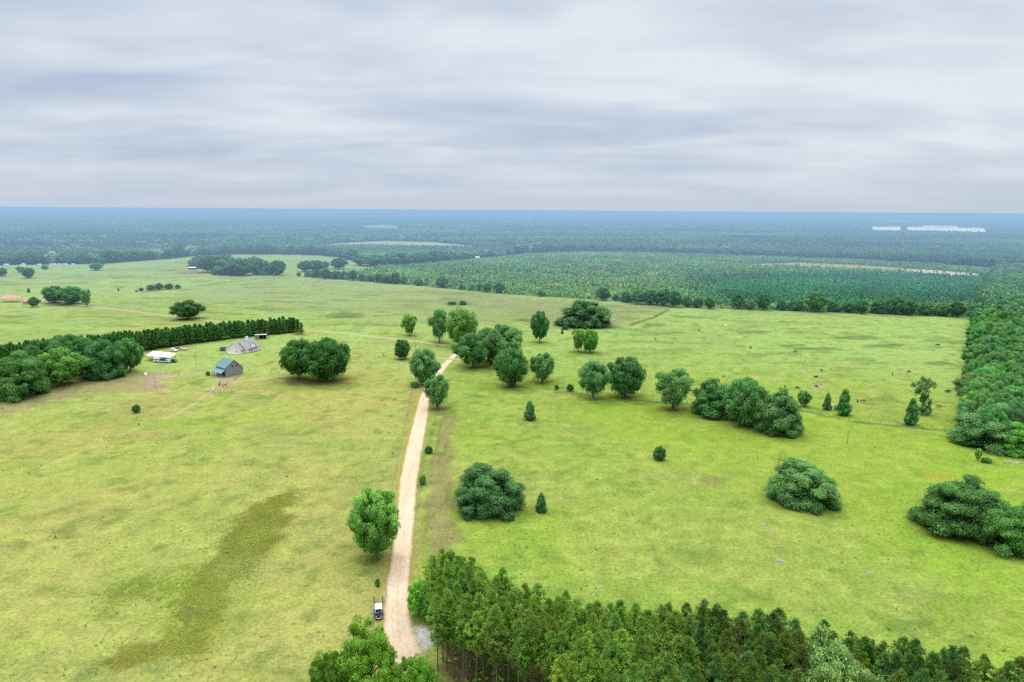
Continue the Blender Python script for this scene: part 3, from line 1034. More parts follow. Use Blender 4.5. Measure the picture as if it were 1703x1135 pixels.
PROTO = {}
for kind, nn in (('dome', 3), ('dome_hi', 3), ('oak', 3), ('open', 3), ('tall', 2), ('cone', 2), ('bush', 2), ('loblolly', 1)):
    PROTO[kind] = [lobes_crown(100 + 31 * i + 7 * len(kind), kind) for i in range(nn)]
PROTO['pine'] = [pine_proto(300 + i, H=17.0, R=2.0 + .16 * (i % 3), zlo=.42 + .03 * (i % 3), tufts=165, ln=.56, wd=.055) for i in range(7)]
PROTO['rowpine'] = [pine_proto(340 + i, H=12.0, R=2.55, zlo=.13, tufts=130, per=13, ln=.75, wd=.11, young=True) for i in range(4)]
BRIGHT = {}


def bright_tree(seed):
    """broadleaf tree seen close: sprays of many small leaves on rising limbs; 20 wide x 14 tall"""
    K = Crown(seed)
    rng = K.rng
    ends = []
    n = 110
    D = fib(n, rng, -.45, 1.0)
    ph = rng.uniform(0, 6.28, 4)
    for d in D:
        a = math.atan2(d[1], d[0])
        lump = 1 + .22 * math.sin(2 * a + ph[0] + d[2]) + .16 * math.sin(3 * a + ph[1] - 3 * d[2]) + .12 * math.sin(6 * a + 5 * d[2] + ph[2])
        rc = rng.uniform(.95, 2.0)
        s = rng.uniform(.62, 1.0) * lump
        c = np.array([d[0] * 8.4 * s, d[1] * 8.4 * s, 7.4 + d[2] * (5.6 if d[2] > 0 else 5.4) * s])
        K.clump(c, rc, 240, .21, rng.uniform(.25, .85), squash=.7, core=rng.random() < .55, up=.5)
        if rng.random() < .35:
            ends.append(tuple(c))
    for k_ in range(5):
        d = sph(1, rng)[0]
        K.core(np.array([d[0] * 3, d[1] * 3, 6.4 + d[2] * 2]), 2.8, 0.0)
    return K.mesh('crown', M['bright']), limb_trunk(seed, .38, 3.4, ends[:26], M['bark'], lean=.4)


PROTO['bright'] = [bright_tree(500 + i) for i in range(2)]
PROTO_SIZE = {'pine': (None, 17.0), 'rowpine': (None, 12.0)}


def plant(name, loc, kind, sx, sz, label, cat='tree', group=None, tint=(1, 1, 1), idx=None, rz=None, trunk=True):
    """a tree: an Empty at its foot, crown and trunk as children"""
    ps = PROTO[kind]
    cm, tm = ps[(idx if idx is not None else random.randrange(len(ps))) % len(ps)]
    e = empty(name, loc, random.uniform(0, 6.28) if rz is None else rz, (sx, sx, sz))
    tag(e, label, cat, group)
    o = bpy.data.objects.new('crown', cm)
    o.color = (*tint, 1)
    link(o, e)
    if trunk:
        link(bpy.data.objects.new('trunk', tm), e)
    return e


def plant_px(cx, by, w, ty, kind, label, tint=(1, 1, 1), idx=None, name='oak_tree', group=None, cat='tree', rz=None):
    """by: lowest visible point, w: width, ty: top, as read off the photograph"""
    g = at(cx, by)
    wid = w / FPX * zdepth(g)
    if kind in ('dome', 'dome_hi', 'bush', 'cone'):
        dirn = Vector((g.x, g.y, 0)).normalized()
        g = g + dirn * (wid * .5 * (.80 if kind != 'cone' else .5))
        wid = w / FPX * zdepth(g)
    d = ray(cx, ty)
    D = math.hypot(g.x, g.y)
    Ht = CAM_H + d.z / math.hypot(d.x, d.y) * D
    return plant(name, (g.x, g.y, 0), kind, wid / 20.0, max(.6, Ht) / 14.0, label, cat, group, tint, idx, rz)


GREY = (1.25, 1.12, 1.30)
DARK = (.74, .80, .86)
WARM = (1.30, 1.20, .95)
LITE = (1.55, 1.50, 1.05)
COOL = (.9, 1.0, 1.15)
T = plant_px
# single trees in the two pastures, nearest first
T(626, 930, 90, 814, 'tall', 'tall mid green oak beside the straight sand road, nearest the parked off-road vehicle', (1.35, 1.35, .85), 0)
T(810, 866, 114, 776, 'dome_hi', 'broad round live oak with boughs to the grass, nearest the pine stand', (.9, .98, 1.05), 0)
T(1331, 848, 120, 767, 'dome_hi', 'round grey-green live oak alone in the pasture between the two small saplings and pasture corner', (1.05, 1.05, 1.0), 2)
T(1596, 900, 152, 799, 'dome_hi', 'large dark spreading live oak with open hollow in its near side', (.78, .84, .72), 0, rz=2.2)
T(1690, 930, 116, 834, 'dome_hi', 'dark green oak touching the large spreading oak and cut by the picture edge', (.85, .98, .70), 1, rz=.7)
T(900, 854, 24, 821, 'cone', 'small rounded cone-shaped cedar close to the broad round live oak', (.95, 1.05, 1.0), 0, 'cedar_tree')
T(881, 701, 25, 668, 'cone', 'bushy dark cedar alone on the grass below the oak clump', (.75, .85, .95), 1, 'cedar_tree')
T(1096, 768, 22, 741, 'bush', 'small round dark sapling alone in the middle of the right pasture', (.62, .76, .70), 0, 'sapling')
T(227, 688, 14, 672, 'bush', 'small dark bush alone on the yellow pasture below the barn', (.6, .75, .8), 1, 'sapling')
T(713, 756, 14, 742, 'bush', 'tiny dark sapling on the mown strip beside the sand road', (.6, .75, .85), 0, 'sapling')
T(703, 808, 13, 789, 'bush', 'low bright green bush at the edge of the sand road', (1.5, 1.6, .9), 1, 'shrub')
T(727, 680, 52, 621, 'open', 'oak with trailing moss leaning over the sand road, the nearer of two', (.95, 1.05, 1.0), 0)
T(706, 640, 52, 580, 'oak', 'grey-green oak over the sand road, just behind the mossy one', (1.15, 1.15, 1.15), 1)
T(669, 598, 29, 565, 'oak', 'small very dark oak with compact crown on a bare ring, near the track', (.55, .62, .66), 2)
T(681, 559, 29, 523, 'open', 'thin light green tree with see-through crown standing beyond the farm track', (1.3, 1.35, .9), 1)
T(731, 571, 38, 511, 'open', 'tall ragged tree with bare lower trunk beyond the farm track', (.95, 1.0, 1.1), 2)
T(767, 578, 54, 514, 'tall', 'tall lighter oak beside the ragged bare-trunked tree', (1.3, 1.3, 1.0), 1)
T(787, 612, 62, 553, 'oak', 'dark green oak at the near side of the clump where the road ends', (.85, .95, .95), 0)
T(812, 600, 50, 545, 'oak', 'greyish oak inside the clump behind the dark oak at the road end', GREY, 1)
T(838, 606, 76, 541, 'oak', 'largest domed grey-green oak at the back of the clump', (1.05, 1.08, 1.15), 2)
T(850, 644, 58, 579, 'oak', 'dense oak with leafy base at the front of the clump', (.85, 1.0, .85), 1)
T(902, 637, 53, 585, 'open', 'spreading oak on the end of the clump, its boughs trailing', (.8, .95, .95), 0)
T(897, 570, 31, 517, 'tall', 'tall narrow dark green tree between the clump and the far domed oak', (.75, .95, .95), 0)
T(974, 547, 92, 500, 'dome', 'wide low domed oak in front of the far olive pasture', (.75, .82, 1.0), 1)
T(962, 585, 26, 546, 'open', 'yellowish thin-leaved half of a pair of light bushy trees', (1.7, 1.65, 1.05), 1)
T(982, 587, 30, 548, 'tall', 'bright green leafy half of a pair of light bushy trees', (1.25, 1.45, .9), 1)
T(987, 664, 58, 597, 'open', 'ragged mossy oak with gaps in its crown beside the compact dark oak', (.95, 1.05, 1.1), 2)
T(1040, 661, 66, 594, 'oak', 'compact very dark oak on a short trunk beside the ragged mossy one', (.66, .80, .72), 2)
T(1119, 682, 75, 610, 'open', 'pale grey-green mossy oak standing alone beside the long oak clump', (1.35, 1.25, 1.25), 0)
T(1192, 698, 82, 632, 'dome', 'dark green oak at the road-side end of the long clump', (.8, .95, .90), 0)
T(1236, 708, 70, 628, 'oak', 'tallest oak rising in the middle of the long clump', (.95, 1.05, .95), 1)
T(1256, 714, 56, 656, 'dome', 'lighter oak at the front of the long clump', (1.05, 1.15, .9), 2)
T(1294, 728, 82, 650, 'dome', 'grey-green oak closing the long clump on its cattle side', (1.15, 1.12, 1.15), 1)
T(1336, 676, 23, 649, 'tall', 'small round-topped young tree nearest the long clump', (1.1, 1.15, 1.1), 0, 'sapling')
T(1375, 683, 17, 654, 'cone', 'thin small cone-shaped tree beside the bigger dense cone', (1.15, 1.2, 1.1), 0, 'cedar_tree')
T(1402, 693, 29, 648, 'cone', 'dense dark cone-shaped cedar, the biggest of three in a line', (.85, 1.1, .9), 1, 'cedar_tree')
T(1533, 690, 44, 629, 'loblolly', 'lone tall pine with flat rounded head and bare trunk in the pasture', (1.15, 1.05, 1.1), 0, 'pine_tree')
T(1514, 709, 29, 663, 'cone', 'cone-shaped dark tree at the foot of the lone flat-headed pine', (.8, .95, .95), 1, 'cedar_tree')
T(312, 531, 52, 500, 'oak', 'single round oak on a dark ring beside the pale farm track', (.75, .9, .85), 0)
T(497, 630, 66, 564, 'oak', 'lower half of the great twin oak at the end of the barn path', (.85, .98, .72), 0)
T(544, 634, 84, 563, 'oak', 'taller fuller half of the great twin oak beyond the barn path', (.72, .86, .70), 1)
T(91, 504, 40, 476, 'oak', 'oak at the shed end of the short row by the farm track', (.85, 1.0, .9), 2)
T(119, 506, 44, 476, 'oak', 'middle oak of the short row by the farm track', (.8, .98, .85), 1)
T(144, 510, 20, 480, 'open', 'thin pale tree at the end of the short oak row', (1.45, 1.4, 1.25), 1)
T(57, 511, 18, 494, 'oak', 'round dark tree hiding part of the little red shed', (.75, .85, .95), 0)
T(48, 487, 6, 479, 'cone', 'tiny dark cone tree behind the red-roofed pavilion', (.6, .75, .7), 0, 'cedar_tree')
T(160, 450, 20, 437, 'oak', 'small round tree alone on the far hill slope', COOL, 1)
T(170, 440, 16, 428, 'oak', 'round tree at the edge of the far wood by the hill slope', COOL, 2)
T(48, 463, 20, 445, 'oak', 'dark round tree, bigger of a far pair', (.7, .8, .95), 1)
T(34, 454, 15, 443, 'open', 'pale thin tree, smaller of a far pair', (.9, 1.0, 1.05), 0)
T(3, 460, 18, 445, 'oak', 'far round tree cut by the picture edge', (.85, .92, 1.0), 2)
T(75, 449, 11, 440, 'bush', 'little far bush alone near the long wood', (.9, 1.1, .95), 0, 'sapling')
T(940, 549, 12, 541, 'bush', 'round dark bush beside the wide low domed oak', (.5, .75, .8), 1, 'shrub')
T(935, 556, 5, 546, 'cone', 'tiny upright dark cedar near the wide low domed oak', (.5, .65, .7), 0, 'cedar_tree')
T(926, 649, 8, 640, 'bush', 'smaller of two low dark bushes by the ragged mossy oak', (.6, .75, .6), 1, 'shrub')
T(948, 652, 13, 638, 'bush', 'bigger of two low dark bushes by the ragged mossy oak', (.6, .8, .65), 0, 'shrub')
T(628, 978, 9, 962, 'bush', 'dark leafy bush grown into the roadside fence', (.8, .95, .6), 1, 'shrub')
T(1626, 767, 10, 745, 'tall', 'vine-covered pale green stump beside the wood corner', (1.7, 1.7, .8), 0, 'shrub')
T(1640, 771, 16, 760, 'bush', 'low green bush beside the vine-covered stump', (1.0, 1.3, .7), 0, 'shrub')
T(690, 646, 16, 634, 'bush', 'ragged bush behind the roadside fence below the grey-green oak', (.9, 1.1, .8), 1, 'shrub')
T(346, 626, 8, 617, 'bush', 'green bush against the end of the barn porch', (.9, 1.3, .8), 0, 'shrub')
T(770, 508, 13, 500, 'bush', 'low dark bush, larger of two on the olive pasture', (.6, .85, .75), 1, 'shrub')
T(752, 507, 16, 501, 'bush', 'low wide bush, smaller of two on the olive pasture', (.8, 1.0, .8), 0, 'shrub')
# oak clump on the far hill
for i, (x, b, w, t) in enumerate([(332, 447, 36, 424), (352, 453, 44, 425), (374, 446, 40, 424), (376, 458, 44, 430), (402, 458, 50, 429), (424, 452, 30, 427), (438, 458, 34, 431), (462, 458, 30, 433)]):
    T(x, b, w, t, 'oak' if i % 3 else 'dome', 'rounded dark oak in the dense clump on the far hill', (.8, .86, 1.0), i, group='oaks in the clump on the far hill')
for i, (x, b, w, t) in enumerate([(508, 452, 26, 434), (526, 452, 30, 433), (541, 447, 14, 435), (564, 448, 28, 429)]):
    T(x, b, w, t, 'oak', ['low dark oak starting the short group beside the hill field', 'second oak of the short group beside the hill field', 'slim oak in the gap of the short group beside the hill field', 'tallest round oak of the short group beside the hill field'][i], (.75, .82, .95), i)
for i, (x, b, w, t) in enumerate([(252, 484, 15, 473), (265, 483, 14, 470), (281, 482, 15, 471), (296, 481, 10, 473)]):
    T(x, b, w, t, 'bush', 'dark bushy tree in the short hedge on the far pasture', (.6, .8, .75), i, group='hedge trees on the far pasture')
for i, (x, b, w, t) in enumerate([(235, 485, 8, 478), (227, 486, 4, 482), (197, 485, 3, 479)]):
    T(x, b, w, t, 'bush', ['round bush just off the end of the short far hedge', 'small bush second from the end of the short far hedge', 'tiny bush well apart from the short far hedge'][i], (.6, .8, .75), i, 'shrub')
# the dark oaks by the pens
PEN = [(-2, 596, 60, 574, 'oak', 'lower oak at the picture edge against the pine belt'), (30, 668, 96, 584, 'dome_hi', 'huge dark oak nearest the viewer by the bare earth'), (78, 630, 78, 566, 'oak', 'tall dark oak behind the drooping lighter one'), (102, 641, 76, 580, 'oak', 'lighter green oak with a low skirt over bare earth'),
       (116, 612, 64, 556, 'oak', 'topmost oak of the pen clump, against the pines'), (142, 622, 56, 563, 'oak', 'oak in the middle of the pen clump'), (173, 634, 68, 563, 'dome', 'very dark dense oak with boughs to the ground'), (205, 616, 40, 566, 'oak', 'oak behind the very dark one near the carport'), (217, 619, 42, 562, 'tall', 'last oak of the pen clump beside the carport')]
for i, (x, b, w, t, k_, lab) in enumerate(PEN):
    T(x, b, w, t, k_, lab, [(.9, 1, .8), (.82, .92, .76), (.72, .85, .75), (1.15, 1.2, .8), (.7, .88, .8), (.85, 1, .8), (.68, .85, .85), (.8, .9, .9), (.72, .9, .72)][i], i)
# trees along the far edge of the olive pasture, against the young plantation
EDGE = [(497, 460, 9, 453), (512, 461, 14, 452), (527, 462, 18, 448), (542, 464, 20, 447), (560, 465, 20, 449), (574, 465, 16, 451), (587, 467, 15, 450), (603, 468, 14, 455), (616, 469, 16, 456), (630, 470, 18, 455), (644, 472, 20, 456), (657, 473, 18, 452), (672, 473, 14, 459), (697, 476, 16, 464), (735, 479, 21, 459), (768, 482, 10, 474), (784, 483, 14, 472), (798, 484, 14, 471), (810, 486, 14, 471), (831, 488, 22, 469), (900, 494, 14, 482), (1003, 500, 25, 478), (1024, 501, 12, 489),
        (1043, 504, 26, 484), (1062, 506, 30, 482), (1082, 508, 30, 480), (1104, 510, 30, 478), (1122, 511, 26, 484), (1142, 512, 18, 490), (1160, 513, 20, 494), (1180, 514, 20, 496), (1227, 515, 24, 486), (1247, 516, 14, 498), (1268, 516, 22, 489), (1300, 517, 18, 498), (1322, 518, 26, 497), (1356, 519, 36, 486), (1386, 520, 22, 500), (1410, 521, 24, 499), (1432, 522, 24, 500), (1460, 523, 26, 496), (1486, 524, 34, 490), (1512, 525, 26, 500), (1538, 526, 26, 502), (1565, 527, 24, 504), (1590, 528, 26, 502)]
NAMED = {14: 'round dark tree standing out from the plantation edge, above the pair of tall roadside trees', 19: 'round dark tree on the plantation edge beyond the oak clump', 21: 'bulky dark tree on the plantation edge above the wide domed oak', 36: 'tallest dark tree on the plantation edge beyond the grazing herd', 31: 'dome-shaped dark tree just past the long thicket on the plantation edge'}
for i, (x, b, w, t) in enumerate(EDGE):
    T(x, b, w, t, 'bush' if i % 3 else 'oak', NAMED.get(i, 'dark bushy tree in the line edging the young plantation'), (.62, .78, .85) if i % 4 else (.85, 1.0, .95), i, 'hedge_tree', None if i in NAMED else 'trees edging the young plantation')
# big oaks at the far corner of the hill field
for i, (x, b, w, t) in enumerate([(600, 442, 30, 424), (622, 443, 44, 423), (648, 440, 30, 422), (668, 442, 46, 420), (700, 438, 34, 418), (724, 436, 34, 416), (748, 434, 34, 418), (772, 432, 30, 419), (586, 432, 26, 414), (560, 427, 30, 411)]):
    T(x, b, w, t, 'oak', 'big rounded oak on the edge of the far wood beside the hill field', (.82, .9, 1.05), i, group='big oaks edging the far wood by the hill field')
# big trees along the foot of the far wood, some grey and leafless
fx = -8.0
fi = 0
while fx < 585:
    fw = random.uniform(15, 30)
    fb = float(np.interp(fx, [q[0] for q in FOREST_FOOT], [q[1] for q in FOREST_FOOT])) + random.uniform(-.6, .5)
    pale = 255 < fx < 360 and fi % 3 == 0 or 62 < fx < 160 and fi % 4 == 1
    small = 1.0 if fx < 330 else .72
    T(fx, fb, fw * small, fb - random.uniform(15, 23) * (small if fx > 330 else 1.0), 'open' if pale else 'oak', 'pale grey half-bare tree in the row along the foot of the far wood' if pale else 'dark rounded tree in the row along the foot of the far wood',
      (2.6, 1.75, 3.2) if pale else (random.uniform(.55, .85), random.uniform(.66, .95), random.uniform(.9, 1.2)), fi, 'wood_tree', 'trees along the foot of the far wood')
    fx += fw * random.uniform(.55, 1.05) * small
    fi += 1
# close broadleaf trees at the bottom of the view
plant('broadleaf_tree', (*at(611, 1092, 8.5)[:2], 0), 'bright', .70, .98, 'bright green broadleaf tree with grey twigs, nearest the sand road', tint=(1.0, 1.0, .9), idx=0, rz=1.0)
plant('broadleaf_tree', (*at(552, 1118, 6.0)[:2], 0), 'bright', .44, .72, 'smaller bright broadleaf tree on the pasture side of the big one', tint=(.78, .85, .75), idx=1, rz=.3)
plant('broadleaf_tree', (*at(694, 1130, 5.0)[:2], 0), 'bright', .46, .62, 'low broadleaf tree between the gravel apron and the pine trunks', tint=(.85, .95, .85), idx=1, rz=2.4)
plant('broadleaf_tree', (*at(640, 1160, 5.0)[:2], 0), 'bright', .6, .66, 'broadleaf tree under the big bright one, cut off below', tint=(.9, 1.0, .8), idx=1, rz=4.1)
plant('broadleaf_tree', (*at(1388, 1092, 16.5)[:2], 0), 'bright', .82, 1.36, 'pale round-headed broadleaf tree standing among the dark pines', tint=(1.55, 1.3, 2.9), idx=1, rz=5.0)
plant('broadleaf_tree', (*at(1450, 1071, 15.5)[:2], 0), 'bright', .30, 1.16, 'small bluish broadleaf top showing between the dark pines', tint=(.75, .95, 2.2), idx=0, rz=3.0)
T(700, 1032, 44, 962, 'bush', 'bright leafy shrub where the pine stand meets the sand road', (1.55, 1.75, .7), 0, 'shrub')
T(699, 1000, 26, 962, 'bush', 'pale green shrub behind the bright roadside one', (1.6, 1.75, .8), 1, 'shrub')
T(716, 1040, 34, 990, 'bush', 'dark green shrub in front of the first pines by the road', (1.1, 1.35, .7), 1, 'shrub')

# ------------------------------------------------------------------ near pine stand
def poisson(poly, spacing, jit, rng, keep=None):
    xs_ = [p[0] for p in poly]
    ys_ = [p[1] for p in poly]
    gx, gy = np.meshgrid(np.arange(min(xs_), max(xs_), spacing), np.arange(min(ys_), max(ys_), spacing * .87))
    gx = gx + (np.arange(gx.shape[0])[:, None] % 2) * spacing * .5
    gx = gx.ravel() + rng.uniform(-jit, jit, gx.size)
    gy = gy.ravel() + rng.uniform(-jit, jit, gy.size)
    sd = poly_sd(gx, gy, poly)
    m = sd < 0
    return gx[m], gy[m], sd[m]


gx, gy, sd = poisson(STAND, 2.95, .85, RNG)
tx, ty_ = proj(gx, gy, 15.5)
m = (tx > 560) & (tx < 1790) & (ty_ < 1175)
gx, gy, sd, tx, ty_ = gx[m], gy[m], sd[m], tx[m], ty_[m]
HC = at(1388, 1092, 16.5)
hole = (np.hypot(gx - HC.x, gy - HC.y) > 4.2) & ~((np.abs(gx - HC.x) < 7.0) & (gy < HC.y))
cand = [i for i in np.argsort(gx ** 2 + gy ** 2) if hole[i]]
# the edge rows and the nearest heads show largest; the hidden middle goes into one mass
cand = sorted(cand, key=lambda i: (0 if sd[i] > -5.0 else 1, gx[i] ** 2 + gy[i] ** 2))
rest_pines = []
for n_i, i in enumerate(cand):
    dk = sstep(1060, 1180, tx[i])
    j = random.uniform(-.2, .2)
    tint = (1.08 - .46 * dk + j + random.uniform(-.14, .24), 1.06 - .40 * dk + j, 1.0 - .2 * dk + j + random.uniform(-.25, .2))
    h = random.uniform(.86, 1.08) if sd[i] < -4 else random.uniform(.94, 1.06)
    sxy = random.uniform(.80, 1.15)
    if n_i < 295:
        o = plant('pine_tree', (gx[i], gy[i], 0), 'pine', sxy, h,
                  'tall slim pine in the dense stand beside the sand road', group='pines of the near stand', tint=tint)
        o.rotation_euler = (random.uniform(-.035, .035), random.uniform(-.035, .035), random.uniform(0, 6.28))
    else:
        rest_pines.append((gx[i], gy[i], sxy, h, tint))
print('pines in the mass', len(rest_pines))
cand = cand[:295]
print('near pines', len(cand))

# ------------------------------------------------------------------ pine belt behind the house
BELT_F = [(-60, 634), (0, 617), (100, 601), (220, 588), (330, 571.5), (420, 560.5), (489, 554.5)]
bf = W(BELT_F)
s = np.concatenate([[0], np.cumsum([math.dist(a, b) for a, b in zip(bf[:-1], bf[1:])])])
cnt = 0
for row in range(5):
    q = 0.0
    while q < s[-1]:
        x = np.interp(q, s, [p[0] for p in bf])
        y = np.interp(q, s, [p[1] for p in bf])
        d = Vector((x, y, 0)).normalized()
        off = 2.6 + row * 3.0
        X_, Y_ = x - 1.0 * row * .5 + random.uniform(-.8, .8), y + off + random.uniform(-.8, .8)
        q += random.uniform(2.5, 3.9)
        px_, _ = proj(np.array([X_]), np.array([Y_]))
        if px_[0] < -30 or cnt >= 290:
            continue
        tall = np.interp(px_[0], [0, 250, 489], [1.06, .98, .84]) * random.uniform(.84, 1.10)
        plant('plantation_pine', (X_, Y_, 0), 'rowpine', random.uniform(.95, 1.3), tall, 'dense dark green pine in the straight belt behind the house', 'pine', 'pines of the belt behind the house',
              tint=(.56 + random.uniform(-.10, .14), .74 + random.uniform(-.12, .14), 1.25))
        cnt += 1
print('belt pines', cnt)
for i, (x, b, w, t) in enumerate([(496, 556, 13, 531), (502, 557, 10, 537)]):
    g = at(x, b)
    plant('plantation_pine', (g.x, g.y, 0), 'rowpine', 1.0 - .2 * i, .92 - .2 * i, ['taller of two pines standing off the end of the belt', 'shorter of two pines standing off the end of the belt'][i], 'pine', tint=(.6, .8, 1.0), idx=i)

# ------------------------------------------------------------------ wood along the right edge
RWG = W([(1597, 738), (1606, 690), (1611, 640), (1616, 580), (1617, 545), (1618, 524), (1632, 485), (1655, 450), (1900, 450), (1900, 765), (1720, 765), (1640, 752)])
gx, gy, sd = poisson(RWG, 7.9, 2.6, RNG)
qx, qy = proj(gx, gy, 12.0)
m = (qx < 1790) & (sd < -1.5)
gx, gy, sd, qx = gx[m], gy[m], sd[m], qx[m]
order = np.argsort(gx ** 2 + gy ** 2)
REST = order[285:]
REST_X, REST_Y = gx[REST], gy[REST]
for i in order[:285]:
    sc = random.uniform(.95, 1.6)
    h = random.uniform(11.0, 17.5) * (0.85 if sd[i] > -4 else 1.0)
    g_ = random.random()
    tint = (random.uniform(.85, 1.2), random.uniform(1.0, 1.3), random.uniform(.9, 1.25)) if g_ < .85 else (.66, .86, .85)
    plant('wood_tree', (gx[i], gy[i], 0), ['dome', 'oak', 'dome', 'tall'][random.randrange(4)], sc * 10.2 / 20, h / 14, 'broad green tree in the dense wood bordering the pasture', 'tree', 'trees of the wood bordering the pasture', tint)


T(1656, 752, 146, 674, 'dome_hi', 'big rounded grey-green oak at the near corner of the wood', (1.1, 1.12, 1.15), 1, 'wood_tree', rz=1.1)
T(1699, 762, 80, 700, 'dome_hi', 'bright green tree beside the big corner oak of the wood', (1.05, 1.35, .75), 0, 'wood_tree')
T(1612, 745, 36, 716, 'bush', 'low dark shrubby tree at the foot of the corner oak', (.7, .9, .7), 0, 'wood_tree')
T(1622, 694, 44, 648, 'oak', 'yellowish green tree on the pasture edge of the wood', (1.75, 1.5, .8), 0, 'wood_tree')


# ------------------------------------------------------------------ the masses: young plantation and far woods
def low_tree(seed, kind, nq):
    """very light tree: leaf sprays over a core; unit size (1 wide, 1 tall)"""
    rng = np.random.default_rng(seed)
    if kind == 'round':
        d = sph(nq, rng)
        d[:, 2] = np.abs(d[:, 2]) * 1.0 - .15
        ph = rng.uniform(0, 6.28, 2)
        lump = 1 + .2 * np.sin(3 * np.arctan2(d[:, 1], d[:, 0]) + ph[0]) * (1 - np.abs(d[:, 2]))
        P = d * np.array([.43, .43, .50]) * rng.uniform(.72, 1.05, (nq, 1)) * lump[:, None] + np.array([0, 0, .45])
        N = d + rng.normal(size=(nq, 3)) * .45
        su = (1.75 / math.sqrt(nq)) * rng.uniform(.25, .5, nq)
        core = ICO_V * np.array([.36, .36, .40]) + np.array([0, 0, .44])
    else:
        t = rng.random(nq) ** 1.2
        a = rng.uniform(0, 6.28, nq)
        r = .5 * (1 - t) ** .8 * rng.uniform(.55, 1.0, nq)
        P = np.stack([np.cos(a) * r, np.sin(a) * r, .08 + t * .92], -1)
        N = np.stack([np.cos(a), np.sin(a), np.full(nq, .9)], -1) + rng.normal(size=(nq, 3)) * .5
        su = (1.5 / math.sqrt(nq)) * rng.uniform(.25, .5, nq)
        core = ICO_V * np.array([.26, .26, .40]) + np.array([0, 0, .40])
        d = np.stack([np.cos(a), np.sin(a), t], -1)
    Vq, Fq = diamonds(P, N, su, su * .75, rng)
    V = np.concatenate([Vq, core])
    tone = np.concatenate([np.repeat(np.clip(.42 + .30 * d[:, 2] + rng.normal(size=nq) * .2, 0, 1.2), 4), np.full(12, .05)])  # lighter top leaves: top light painted into the tone
    return V, Fq, ICO_F + len(Vq), tone


def mass(name, X, Y, Wd, Ht, tint, protos, label, rng, cat='wood'):
    Vs, Qs, Ts, to, ti = [], [], [], [], []
    base = 0
    pick = rng.integers(0, len(protos), len(X))
    rot = rng.uniform(0, 6.28, len(X))
    for k_, (V, Fq, Ft, tone) in enumerate(protos):
        m = np.where(pick == k_)[0]
        if not len(m):
            continue
        c, s_ = np.cos(rot[m])[:, None], np.sin(rot[m])[:, None]
        w = Wd[m][:, None]
        P = np.stack([(V[None, :, 0] * c - V[None, :, 1] * s_) * w + X[m][:, None],
                      (V[None, :, 0] * s_ + V[None, :, 1] * c) * w + Y[m][:, None],
                      V[None, :, 2] * Ht[m][:, None]], -1)
        n, v = len(m), len(V)
        off = (base + np.arange(n) * v)[:, None, None]
        Vs.append(P.reshape(-1, 3))
        Qs.append((Fq[None] + off).reshape(-1, 4))
        Ts.append((Ft[None] + off).reshape(-1, 3))
        to.append(np.tile(tone, n))
        ti.append(np.repeat(tint[m], v, axis=0))
        base += n * v
    me = mesh_np(name, np.concatenate(Vs), [np.concatenate(Qs), np.concatenate(Ts)], [M['mass']], attrs={'tone': np.concatenate(to)}, cattrs={'tint': np.concatenate(ti)})
    o = bpy.data.objects.new(name, me)
    link(o)
    tag(o, label, cat, kind='stuff')
    print(name, len(X), 'trees', len(me.polygons), 'faces')
    return o


rng = np.random.default_rng(77)
PX_, PY_ = [p[0] for p in FOREST_FOOT], [p[1] for p in FOREST_FOOT]


def scatter(y0, y1, step, wid=.86):
    gx, gy = np.meshgrid(np.arange(-y1 * wid, y1 * wid, step), np.arange(y0, y1, step))
    gx = gx.ravel() + rng.uniform(-.5, .5, gx.size) * step
    gy = gy.ravel() + rng.uniform(-.5, .5, gy.size) * step
    px, py = proj(gx, gy)
    m = (px > -60) & (px < 1763)
    return gx[m], gy[m], px[m], py[m]


# young plantation
gx, gy, px, py = scatter(520, 1500, 4.0)
sd = poly_sd(px, py, PLANT_POLY)
gap = fbm(gx / 46, gy / 46, 83)
dense = sstep(1080, 1240, px) * sstep(452, 462, py) * (1 - sstep(500, 512, py))
tan = poly_sd(px, py, TAN_STRIP) + 3 * (fbm(gx / 30, gy / 30, 91) - .5)
m = (sd < -.3) & ((gap < .57) | (rng.random(len(gx)) < .25) | (dense > .5)) & ((tan > .6) | (rng.random(len(gx)) < .06))
# a sandy ride and a couple of openings
for (x0, y0, x1, y1) in ((765, 453.5, 820, 452.0), (985, 455, 1010, 449)):
    m &= ~(line_d(px, py, [(x0, y0), (x1, y1)]) < (.8 if x0 < 900 else 1.6))
gx, gy, px, py, dense, gap = gx[m], gy[m], px[m], py[m], dense[m], gap[m]
R_ = np.hypot(gx, gy)
w = rng.uniform(2.2, 3.9, len(gx)) * (1 + .15 * dense)
h = rng.uniform(2.8, 5.8, len(gx)) * (1 - .10 * dense)
big = rng.random(len(gx)) < .035
w[big] *= 1.9
h[big] *= 1.35
n_ = fbm(gx / 80, gy / 80, 95)[:, None]
tint = np.array([2.1, 2.0, 1.55]) * (1 - dense[:, None]) + np.array([.62, 1.30, 1.12]) * dense[:, None]
tint = tint * (.5 + 1.0 * n_) * rng.uniform(.72, 1.28, (len(gx), 1))
tint[big] *= .6
yel = rng.random(len(gx)) < .20
tint[yel & (dense < .5)] *= np.array([1.5, 1.3, 1.0])
near = np.argsort(R_)[:280]
mask_near = np.zeros(len(gx), bool)
mask_near[near] = True
YP = []
for k_ in range(5):
    V_, Fq_, Ft_, tone_ = low_tree(900 + k_, 'cone' if k_ < 3 else 'round', 90)
    me = mesh_np('young_pine', V_, [Fq_, Ft_], [M['oak']], attrs={'tone': tone_})
    YP.append(me)
